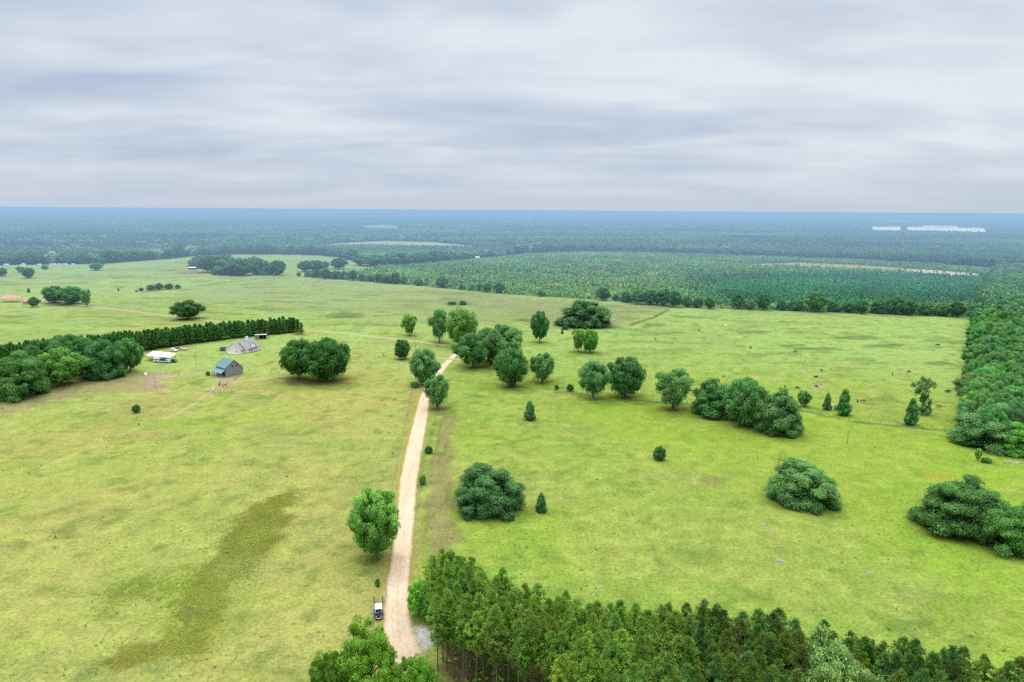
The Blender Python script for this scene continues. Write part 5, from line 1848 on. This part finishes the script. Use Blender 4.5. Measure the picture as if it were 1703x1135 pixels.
# ------------------------------------------------------------------ far left farm
P0 = [at(4.0, 502.0), at(32, 502.6)]
e = empty('pavilion', (P0[0] + P0[1]) / 2, 0.0)
tag(e, 'open pavilion with faded red hipped roof on thin posts', 'pavilion')
L = (P0[1] - P0[0]).length
hx, hy, ze, zr = L / 2, 4.5, 3.9, 6.4
r = MB()
r.add([(-hx, -hy, ze), (hx, -hy, ze), (hx, hy, ze), (-hx, hy, ze), (-hx * .45, 0, zr), (hx * .45, 0, zr)], [(0, 1, 5, 4), (1, 2, 5), (2, 3, 4, 5), (3, 0, 4), (3, 2, 1, 0)])
r.build('roof', M['red'], e)
for i in range(5):
    for s_ in (-1, 1):
        x = -hx + .4 + i * (2 * hx - .8) / 4
        MB().cyl(x, s_ * (hy - .4), 0, ze + .1, .12, 6).build('post', M['post'], e)
A = at(38.5, 506.5)
e = empty('small_shed', A, .05)
tag(e, 'small faded red metal shed half hidden by a round tree', 'shed')
mb = MB()
gable_wall(mb, 0, 4.6, 2.8, 3.6, 0, .12)
gable_wall(mb, 0, 4.6, 2.8, 3.6, 6.9, .12)
mb.box(0, .12, .12, 6.9, 0, 2.8).box(4.48, 4.6, .12, 6.9, 0, 2.8)
e.rotation_euler = (0, 0, 1.45)
e.location = at(49.5, 506.5)
mb.build('wall', M['red'], e)
MB().slab((-.3, -.3, 2.75), (2.3, -.3, 3.75), (2.3, 7.3, 3.75), (-.3, 7.3, 2.75), .08).slab((2.3, -.3, 3.75), (4.9, -.3, 2.75), (4.9, 7.3, 2.75), (2.3, 7.3, 3.75), .08).build('roof', M['red'], e)
MB().box(1.6, 3.0, -.05, -.005, 0, 2.2).build('door', M['darkhole'], e)
# white roofed barn by the hill clump
A = at(313.5, 448.8)
e = empty('far_barn', A, .1)
tag(e, 'low white-roofed building at the foot of the hill oak clump', 'barn')
MB().box(0, 9, 0, 6, 0, 2.6).build('wall', M['darkhole'], e)
MB().slab((-.5, -.5, 2.7), (9.5, -.5, 2.7), (9.5, 6.5, 3.4), (-.5, 6.5, 3.4), .1).build('roof', M['whiteroof'], e)
# small white buildings and trailers along the far wood edge
for i, (x, y, w, h, lab) in enumerate([(6, 440.0, 8, 2.6, 'first white trailer at the foot of the far wood'), (33, 441.0, 6, 4.5, 'tallest white shed at the foot of the far wood'), (62, 439.8, 5, 2.2, 'white trailer at the far wood beside the small shed'), (82, 439.5, 9, 2.4, 'long white trailer in the middle of the far row'), (95, 439.4, 5, 2.2, 'short white trailer in the far row'), (104, 439.3, 7, 2.4, 'white trailer near the end of the far row'), (118, 439.2, 5, 2.0, 'last white trailer of the far row')]):
    A = at(x, y + 2.2)
    if i == 1:
        e = empty('far_shed', A, .1)
        tag(e, lab, 'shed')
        mb = MB()
        gable_wall(mb, 0, w, 2.6, 4.2, 0, 5)
        mb.build('wall', M['whitepaint'], e)
        MB().slab((-.4, -.4, 2.5), (w / 2, -.4, 4.4), (w / 2, 5.4, 4.4), (-.4, 5.4, 2.5), .1).slab((w / 2, -.4, 4.4), (w + .4, -.4, 2.5), (w + .4, 5.4, 2.5), (w / 2, 5.4, 4.4), .1).build('roof', M['metal'], e)
    else:
        e = empty('far_trailer', A, random.uniform(-.2, .2))
        tag(e, lab, 'trailer', 'white trailers along the far wood')
        MB().prism([(0, .5), (w, .5), (w, h), (w - .3, h + .25), (.3, h + .25), (0, h)], 'y', 0, 2.5).build('body', M['whitepaint'], e)
        for q in (.3, .7):
            MB().tube([(w * q, -.05, .4), (w * q, .2, .4)], .4, 10).build('wheel', M['tyre'], e)
A = at(791, 430.6)
e = empty('far_barn', A, .1)
tag(e, 'tiny white-roofed barn between the far wood and the plantation', 'barn')
MB().box(0, 7, 0, 5, 0, 2.6).build('wall', M['beige'], e)
MB().slab((-.5, -.5, 2.7), (7.5, -.5, 2.7), (7.5, 5.5, 3.6), (-.5, 5.5, 3.6), .1).build('roof', M['whiteroof'], e)


# ------------------------------------------------------------------ fences, gates, poles
def fence(pts, label, step, h=1.25, r=.065, name='wire_fence', world=False, wires=3, mat='post'):
    P = [Vector((*p, 0)) for p in (pts if world else W(pts))]
    s = [0.0]
    for a_, b_ in zip(P[:-1], P[1:]):
        s.append(s[-1] + (b_ - a_).length)
    n = min(95, max(2, int(s[-1] / step)))
    e = empty(name, P[0])
    tag(e, label, 'fence')
    Q = []
    for i in range(n + 1):
        t = s[-1] * i / n
        k_ = max(j for j in range(len(s)) if s[j] <= t + 1e-6)
        k_ = min(k_, len(P) - 2)
        q = P[k_].lerp(P[k_ + 1], (t - s[k_]) / max(1e-6, s[k_ + 1] - s[k_])) - P[0]
        Q.append(q)
    pm = MB().tube([(0, 0, -.2), (random.uniform(-.03, .03), 0, h)], r, 6).mesh('post', M[mat])
    for q in Q:
        o = bpy.data.objects.new('post', pm)
        o.location = q
        o.rotation_euler = (random.uniform(-.05, .05), random.uniform(-.05, .05), random.uniform(0, 6))
        o.scale = (1, 1, random.uniform(.9, 1.1))
        link(o, e)
    for j in range(wires):
        z = h * (.35 + .28 * j)
        wm = MB()
        for a_, b_ in zip(Q[:-1], Q[1:]):
            wm.tube([a_ + Vector((0, 0, z)), b_ + Vector((0, 0, z))], .012, 3, cap=False)
        wm.build('wire', M['metal'], e)


fence([(623, 1000), (626, 975), (635, 920), (649, 830), (660, 770), (672, 715), (685, 655), (690, 641)], 'wire fence on wooden posts along the yellow pasture side of the road', 3.2)
fence([(620, 1062), (621, 1030), (623, 1003)], 'short weathered fence beside the parked off-road vehicle', 1.4, 1.4, .08, mat='greywood')
fence([(692, 945), (693, 880), (697, 820), (705, 765), (716, 715), (728, 682)], 'wire fence on wooden posts along the mown strip side of the road', 4.5)
fence([(740, 632), (830, 640), (925, 650), (1000, 660), (1120, 673), (1330, 684), (1410, 701), (1520, 713), (1590, 719)], 'old cross fence below the herd pasture between the oak clumps', 4.0, 1.3)
fence([(257.5, 624), (285, 624), (330, 624.5), (349, 623)], 'fence on the carport side of the pens', 3.0)
fence([(270, 646), (300, 648.5), (330, 651), (345, 652.5)], 'dark post fence at the lower side of the pens', 1.7, 1.3, .08)
fence([(372, 653), (400, 652.5), (440, 650)], 'fence running from the white gate towards the twin oak', 3.4)
fence([(389, 633), (393, 630), (398, 628)], 'short fence joining the barn corner', 1.6, 1.3, .07)
fence([(646, 604), (690, 611), (733, 598)], 'thin fence between the dark round oak and the road bend', 4.0)


def gate(a, b, h, label, mat, z0=.25, bars=5):
    A, B = at(*a), at(*b)
    v = B - A
    e = empty('farm_gate', A, math.atan2(v.y, v.x))
    tag(e, label, 'gate')
    L = v.length
    g = MB()
    for i in range(bars):
        z = z0 + (h - z0) * i / (bars - 1)
        g.tube([(0, 0, z), (L, 0, z)], .03, 5)
    for x in (.02, L * .5, L - .02):
        g.tube([(x, 0, z0), (x, 0, h)], .03, 5)
    g.build('gate_frame', M[mat], e)
    for x in (-.15, L + .15):
        MB().cyl(x, 0, -.2, h + .35, .10, 7).build('post', M['post'], e)


gate((623, 1004), (636, 1003), 1.5, 'wooden field gate behind the parked off-road vehicle', 'greywood')
gate((637, 1003), (642, 990), 1.5, 'open grey gate leaf swung towards the road edge', 'metal')
gate((352, 652.5), (358, 646), 1.5, 'white tube gate across the path by the horses', 'whitepaint')
gate((356, 655.5), (366, 652.5), 1.3, 'grey tube gate on the lower side of the path crossing', 'metal')

A = at(242.5, 624.5)
e = empty('water_tank', A)
tag(e, 'small white water tank on the bare earth pen', 'tank')
MB().tube([(0, 0, 0), (0, 0, 1.1), (0, 0, 1.35), (0, 0, 1.42)], [.75, .75, .5, .12], 14).build('tank', M['whitepaint'], e)
MB().tube([(0, 0, 1.40), (0, 0, 1.52)], .2, 10).build('lid', M['metal'], e)


def pole(px, by, ty, label, arm=False, lamp=False, mat='post', r=.13, name='utility_pole'):
    g = at(px, by)
    d = ray(px, ty)
    h = CAM_H + d.z / math.hypot(d.x, d.y) * math.hypot(g.x, g.y)
    e = empty(name, g)
    tag(e, label, 'pole')
    MB().tube([(0, 0, -.3), (0, 0, h)], [r, r * .65], 8).build('post', M[mat], e)
    if arm:
        MB().box(-.9, .9, -.06, .06, h - .5, h - .38).build('cross_arm', M[mat], e)
    if lamp:
        MB().box(-.75, .1, -.18, .18, h - .55, h - .05).build('transformer', M['whitepaint'], e, bevel=.05)


pole(325.5, 609, 583, 'thin utility pole with white box on top between carport and barn', False, True)
pole(691, 582, 553, 'thin grey pole standing beyond the dark round oak', True)
pole(1409, 738, 716, 'faint thin pole in the pasture below the cedars', False)
# weathered tall stump by the pen
e = empty('dead_tree', at(258.6, 646))
tag(e, 'bare bleached dead tree trunk at the corner of the pen', 'dead tree')
MB().tube([(0, 0, -.2), (.15, 0, 2.5), (-.1, .1, 5.2), (-.45, 0, 7.2)], [.5, .40, .3, .12], 8).build('trunk', M['deadwood'], e)
MB().tube([(-.1, .1, 5.0), (.5, .3, 6.4)], [.2, .05], 6).build('limb', M['deadwood'], e)
# dead tree spars near the ragged oak, junk heap at wood corner
def dead(px, by, h, label, seed):
    rg = random.Random(seed)
    e = empty('dead_tree', at(px, by))
    tag(e, label, 'dead tree')
    MB().tube([(0, 0, -.2), (.1, 0, h * .5), (0, .1, h)], [.28, .2, .05], 7).build('trunk', M['deadwood'], e)
    b = MB()
    for i in range(12):
        z = h * rg.uniform(.35, .92)
        a_ = rg.uniform(0, 6.28)
        L = h * rg.uniform(.15, .34)
        p = Vector((math.cos(a_) * L, math.sin(a_) * L, z + L * .6))
        m_ = Vector((0, 0, z)).lerp(p, .55) + Vector((0, 0, -.1))
        b.tube([(0, 0, z), m_, p], [.09, .06, .02], 4)
        for k_ in range(3):
            q = m_ + Vector((rg.uniform(-1, 1), rg.uniform(-1, 1), rg.uniform(.2, 1))) * L * .5
            b.tube([m_, q], [.035, .01], 3)
    b.build('limb', M['deadwood'], e)


dead(936, 646, 6.5, 'bleached dead snag on the grass beside two dark bushes', 1)
dead(1003, 640, 17.0, 'bare grey snag rising behind the ragged mossy oak', 2)
dead(594, 900, 8.0, 'grey bare tree against the flank of the tall roadside oak', 3)
dead(955, 585, 9.0, 'thin bare tree beside the yellowish bushy tree', 4)
dead(1675, 700, 8, 'bare pale twigs on the edge of the wood above the corner oak', 6)


def rock(px, py, s, label, seed):
    rg = np.random.default_rng(seed)
    me = bpy.data.meshes.new('rock')
    import bmesh
    bm = bmesh.new()
    bmesh.ops.create_icosphere(bm, subdivisions=2, radius=1)
    for v in bm.verts:
        n = 1 + .35 * (float(vnoise(np.array([v.co.x * 1.7 + seed]), np.array([v.co.y * 1.7 + v.co.z]), seed)[0]) - .5)
        v.co = Vector((v.co.x * s * n, v.co.y * s * .7 * n, max(-.1, v.co.z * s * .42 * n)))
    bm.to_mesh(me)
    bm.free()
    me.materials.append(M['stone'])
    o = bpy.data.objects.new('rock', me)
    o.location = at(px, py)
    link(o)
    tag(o, label, 'rock')


rock(1296, 933, 1.1, 'largest pale rock pile in the middle of the right pasture', 1)
rock(1302, 934.5, .7, 'smaller pale rock touching the largest one', 2)
rock(1268, 873, .7, 'pale flat rock, upper of two below the round grey-green oak', 3)
rock(1284, 883, .5, 'small pale rock, lower of two below the round grey-green oak', 4)
rock(1446, 954, .8, 'pale rock nearest the great dark spreading oak', 5)
rock(998, 977, .45, 'little pale rock at the edge of the pine stand', 6)
rock(400, 790, .6, 'pale rock alone on the yellow pasture above the weed bed', 7)
rock(40, 942, .4, 'tiny white stone far out on the yellow pasture', 8)
rock(936, 636, 1.2, 'white rock heap behind the bleached snag', 9)
e = empty('scrap_heap', at(1684, 772))
tag(e, 'heap of grey boards and branches at the corner of the wood', 'debris')
rg = random.Random(3)
for i in range(14):
    a_ = rg.uniform(0, 3.14)
    L = rg.uniform(.8, 2.2)
    c = Vector((rg.uniform(-2.4, 2.4), rg.uniform(-1.2, 1.2), rg.uniform(.1, .7)))
    v = Vector((math.cos(a_), math.sin(a_), rg.uniform(-.2, .35))) * L
    MB().tube([c - v * .5, c + v * .5], rg.uniform(.05, .16), 5).build('branch', M['deadwood'], e)

# ------------------------------------------------------------------ animals
def skin_animal(name, pts, edges, mat, parent):
    """pts: {key: (x, y, z, rx, ry)}; one continuous skinned body"""
    keys = list(pts)
    me = bpy.data.meshes.new(name)
    me.from_pydata([pts[k_][:3] for k_ in keys], [(keys.index(a_), keys.index(b_)) for a_, b_ in edges], [])
    o = bpy.data.objects.new(name, me)
    link(o, parent)
    md = o.modifiers.new('skin', 'SKIN')
    md.use_smooth_shade = True
    sk = me.skin_vertices[0].data if me.skin_vertices else None
    if sk is None:
        o.data.update()
    ss = o.modifiers.new('sub', 'SUBSURF')
    ss.levels = 1
    ss.render_levels = 2
    for i, k_ in enumerate(keys):
        me.skin_vertices[0].data[i].radius = pts[k_][3:5]
    me.skin_vertices[0].data[0].use_root = True
    me.materials.append(mat)
    return o


def beast(name, loc, rz, mat, label, cat, kind='cow', pose='graze', scale=1.0, group=None, darkmat=None):
    e = empty(name, loc, rz, (scale,) * 3)
    tag(e, label, cat, group)
    cow = kind == 'cow'
    hip, sh = (1.30, 1.32) if cow else (1.38, 1.42)
    body_r = .36 if cow else .31
    L = .82
    p = {'pelvis': (-L * .75, 0, hip - .18, .24, .30), 'rump': (-L * 1.02, 0, hip - .16, .17, .21),
         'belly': (-.15, 0, hip - .36 if cow else hip - .30, body_r, body_r * 1.06), 'chest': (L * .52, 0, sh - .34, body_r * .88, body_r * 1.02), 'wither': (L * .86, 0, sh - .22, .20, .27)}
    ed = [('pelvis', 'rump'), ('pelvis', 'belly'), ('belly', 'chest'), ('chest', 'wither')]
    if pose == 'graze':
        p.update(neck=(L * 1.30, 0, sh - .50, .13, .18), poll=(L * 1.62, .02, .66, .10, .13), face=(L * 1.78, .03, .36, .085, .10), muzzle=(L * 1.84, .03, .14, .065, .07))
    elif cow:
        p.update(neck=(L * 1.22, 0, sh - .02, .14, .19), poll=(L * 1.62, .02, sh + .16, .11, .13), face=(L * 1.88, .03, sh - .02, .09, .10), muzzle=(L * 2.06, .03, sh - .16, .07, .075))
    else:
        p.update(neck=(L * 1.20, 0, sh + .12, .12, .18), neck2=(L * 1.45, 0, sh + .42, .09, .14), poll=(L * 1.62, .0, sh + .60, .085, .10), face=(L * 1.86, 0, sh + .40, .07, .085), muzzle=(L * 2.04, 0, sh + .20, .055, .06))
    ed += [('wither', 'neck')] + ([('neck', 'neck2'), ('neck2', 'poll')] if 'neck2' in p else [('neck', 'poll')]) + [('poll', 'face'), ('face', 'muzzle')]
    for s_, n in ((-1, 'a'), (1, 'b')):
        st = .16 * s_
        p['thigh' + n] = (-L * .92, s_ * .19, hip - .50, .13, .17)
        p['stifle' + n] = (-L * .82, s_ * .19, .72, .085, .10)
        p['hock' + n] = (-L * 1.06, s_ * .18, .46, .055, .06)
        p['fetlockh' + n] = (-L * 1.02 + st * .3, s_ * .18, .12, .042, .045)
        p['hoofh' + n] = (-L * .98 + st * .3, s_ * .18, .02, .055, .06)
        p['upper' + n] = (L * .70, s_ * .17, sh - .66, .10, .13)
        p['knee' + n] = (L * .72 + st * .4, s_ * .17, .44, .055, .06)
        p['fetlockf' + n] = (L * .70 + st * .6, s_ * .17, .12, .042, .045)
        p['hooff' + n] = (L * .74 + st * .6, s_ * .17, .02, .055, .06)
        p['ear' + n] = (p['poll'][0] - .04, s_ * (.22 if cow else .09), p['poll'][2] + (.03 if cow else .14), .03, .045)
        ed += [('pelvis', 'thigh' + n), ('thigh' + n, 'stifle' + n), ('stifle' + n, 'hock' + n), ('hock' + n, 'fetlockh' + n), ('fetlockh' + n, 'hoofh' + n),
               ('chest', 'upper' + n), ('upper' + n, 'knee' + n), ('knee' + n, 'fetlockf' + n), ('fetlockf' + n, 'hooff' + n), ('poll', 'ear' + n)]
    if cow:
        p.update(tail=(-L * 1.20, 0, hip - .40, .03, .03), tail2=(-L * 1.24, 0, .72, .025, .025), tuft=(-L * 1.24, 0, .48, .05, .05))
        ed += [('rump', 'tail'), ('tail', 'tail2'), ('tail2', 'tuft')]
    skin_animal('body', p, ed, mat, e)
    if not cow:
        MB().tube([(-L * 1.08, 0, hip - .1), (-L * 1.28, 0, hip - .35), (-L * 1.30, .02, .65), (-L * 1.24, .02, .40)], [.05, .09, .08, .02], 6).build('tail', darkmat or M['mane'], e, smooth=True)
        if pose != 'graze':
            mm = MB()
            for t in range(7):
                q = Vector((L * .95, 0, sh + .10)).lerp(Vector((L * 1.56, 0, sh + .72)), t / 6)
                mm.tube([q, q + Vector((-.08, .10, -.16)), q + Vector((-.05, .14, -.34))], [.05, .045, .01], 5)
            mm.build('mane', darkmat or M['mane'], e, smooth=True)
    return e


beast('horse', at(374, 644), math.radians(28), M['horse'], 'chestnut horse walking on the path below the barn', 'horse', 'horse', 'stand', 1.12)
beast('horse', at(365.3, 642), math.radians(95), M['horsedark'], 'dark bay horse seen end-on in front of the barn yard', 'horse', 'horse', 'stand', 1.05)
cows = [(1357, 629.5, 185, 'cowblack', 'graze', 'largest black cow grazing above a pair of pale sand spots', 1.12), (1366, 618.5, 100, 'cowblack', 'stand', 'black cow standing end-on beside a weedy patch', 1.0),
        (1305.5, 645.0, 250, 'cowblack', 'stand', 'black cow closest to the round-topped young tree', 1.0), (1325.5, 647.5, 320, 'cowblack', 'graze', 'black cow grazing between the young tree and a sand spot', 1.0),
        (1357.5, 645.0, 310, 'cowblack', 'graze', 'black cow standing on the lower pale sand spot', .95), (1426, 669.5, 85, 'cowblack', 'stand', 'small black calf beside the reddish cow', .85),
        (1434.5, 669.5, 5, 'cowbrown', 'graze', 'reddish brown cow grazing near the big cone-shaped cedar', 1.12), (1322, 586.5, 10, 'cowblack', 'graze', 'black cow alone near the dark grass streak', 1.0),
        (1248, 580, 30, 'cowblack', 'graze', 'black cow far out towards the wide domed oak', 1.0), (1484, 624.5, 60, 'cowblack', 'stand', 'black cow on its own above the flat-headed pine', 1.0),
        (1511, 620.5, 20, 'cowblack', 'graze', 'black cow between the flat-headed pine and the wood', 1.1), (1560, 575.5, 160, 'cowblack', 'graze', 'farthest black cow close to the wood edge', 1.1),
        (1574, 653.5, 5, 'cowblack', 'graze', 'black cow grazing beside the wood, first of a touching pair', 1.0), (1578.5, 653.0, 95, 'cowblack', 'stand', 'black cow standing beside the wood, second of a touching pair', 1.0),
        (1561, 678.5, 330, 'cowbrown', 'graze', 'brown cow grazing beside the flat-headed pine, near the wood', 1.0), (1090, 566, 100, 'cowblack', 'stand', 'dark cow alone in the green middle of the pasture', 1.0),
        (1203, 628, 20, 'cowbrown', 'graze', 'pale brown cow just above the long oak clump', .8), (1162, 551, 30, 'cowblack', 'graze', 'black cow near the dull grass by the wide domed oak', 1.0)]
for (x, y, a_, mt, ps, lab, sc) in cows:
    beast('cow', at(x, y), math.radians(a_), M[mt], lab, 'cow', 'cow', ps, sc, 'cattle grazing in the far pasture')
beast('cow', at(1206.5, 543.5), .4, M['whitepaint'], 'single white cow far out on the green pasture', 'cow', 'cow', 'graze', 1.1, 'cattle grazing in the far pasture')

# ------------------------------------------------------------------ haze, sky and sun
HAZE_TOP, HAZE_Y0 = 58.0, 560.0
k = NT('haze')
k.m.use_nodes = True
vs = k.n('ShaderNodeVolumeScatter')
vs.inputs['Color'].default_value = (.335, .52, .69, 1)
vs.inputs['Density'].default_value = 6.4e-4
vs.inputs['Anisotropy'].default_value = 0.0
va = k.n('ShaderNodeVolumeAbsorption')
va.inputs['Color'].default_value = (.335, .52, .69, 1)
va.inputs['Density'].default_value = 6.4e-4
ad = k.n('ShaderNodeAddShader')
k.l(vs.outputs[0], ad.inputs[0])
k.l(va.outputs[0], ad.inputs[1])
k.l(ad.outputs[0], k.out.inputs['Volume'])
hz = MB().box(-45000, 45000, HAZE_Y0, 58000, -6, HAZE_TOP).build('haze', k.m)
tag(hz, 'thin blue haze lying over the distant land', 'haze', kind='stuff')

SKY_SEED = 33.1
SUN_EL, SUN_AZ = 58.0, 320.0                       # high, from beyond and left of the view
w = bpy.data.worlds.new('World')
SC.world = w
w.use_nodes = True
nt = w.node_tree
nt.nodes.clear()


class WT(NT):
    def __init__(self, t):
        self.t = t


k = WT(nt)
outw = k.n('ShaderNodeOutputWorld')
sky = k.n('ShaderNodeTexSky')
sky.sky_type = 'NISHITA'
sky.sun_disc = False
sky.sun_elevation = math.radians(SUN_EL)
sky.sun_rotation = math.radians(SUN_AZ)
bg1 = k.n('ShaderNodeBackground')
k.l(sky.outputs[0], bg1.inputs[0])
bg1.inputs[1].default_value = 0.10
tc = k.n('ShaderNodeTexCoord')
sx = k.n('ShaderNodeSeparateXYZ')
k.l(tc.outputs['Generated'], sx.inputs[0])
z = k.math('MAXIMUM', sx.outputs[2], 0.0)
den = k.math('ADD', z, 0.15)
cx_ = k.math('DIVIDE', sx.outputs[0], den)
cy_ = k.math('DIVIDE', sx.outputs[1], den)


def cloud_noise(sx_, sy_, off, detail, rough, dist=0.0):
    cb = k.n('ShaderNodeCombineXYZ')
    k.l(k.math('MULTIPLY', cx_, sx_), cb.inputs[0])
    k.l(k.math('MULTIPLY', cy_, sy_), cb.inputs[1])
    cb.inputs[2].default_value = off
    nd = k.n('ShaderNodeTexNoise')
    nd.inputs['Scale'].default_value = 1.0
    nd.inputs['Detail'].default_value = detail
    nd.inputs['Roughness'].default_value = rough
    nd.inputs['Distortion'].default_value = dist
    k.l(cb.outputs[0], nd.inputs['Vector'])
    return nd.outputs['Fac']


f1 = k.ramp(cloud_noise(.75, 1.25, SKY_SEED, 3, .45, .3), .36, .64)
f2 = k.ramp(cloud_noise(1.35, 2.1, SKY_SEED + 5.1, 4, .5, .6), .34, .66)
f3 = k.ramp(cloud_noise(5.0, 8.0, SKY_SEED + 9.3, 5, .55), .30, .70)
f = k.math('ADD', k.math('ADD', k.math('MULTIPLY', f1, .60), k.math('MULTIPLY', f2, .34)), k.math('MULTIPLY', f3, .06), True)
# the deck thins to the bright side
f = k.math('ADD', f, k.math('MULTIPLY', k.ramp(sx.outputs[0], -.55, .55), .30))
f = k.math('ADD', f, k.math('MULTIPLY', k.ramp(z, .12, .28), .24))
f = k.math('SUBTRACT', f, .08, True)
dark, light = tuple(lin((175, 191, 215))), tuple(lin((230, 236, 243)))
cl = k.mix(f, (*dark, 1), (*light, 1))
hor = tuple(lin((196, 208, 225)))
hz_f = k.math('MULTIPLY', k.ramp(z, .085, .0), .95, True)
cl = k.mix(hz_f, cl, (*hor, 1))
# brighter overhead, as under any overcast
zen = k.math('ADD', k.math('MULTIPLY', k.ramp(z, .40, .95), 4.8), 1.0)
bg2 = k.n('ShaderNodeBackground')
k.l(cl, bg2.inputs[0])
k.l(zen, bg2.inputs[1])
mx = k.n('ShaderNodeMixShader')
mx.inputs[0].default_value = .93
k.l(bg1.outputs[0], mx.inputs[1])
k.l(bg2.outputs[0], mx.inputs[2])
k.l(mx.outputs[0], outw.inputs[0])

sd_ = bpy.data.lights.new('sun', 'SUN')
sd_.energy = 1.5
sd_.angle = math.radians(11)
sd_.color = (1.0, .95, .88)
so = bpy.data.objects.new('sun', sd_)
COL.objects.link(so)
az, el = math.radians(SUN_AZ), math.radians(SUN_EL)
to_sun = Vector((math.sin(az) * math.cos(el), math.cos(az) * math.cos(el), math.sin(el)))
so.rotation_euler = (-to_sun).to_track_quat('-Z', 'Y').to_euler()
so.location = to_sun * 500
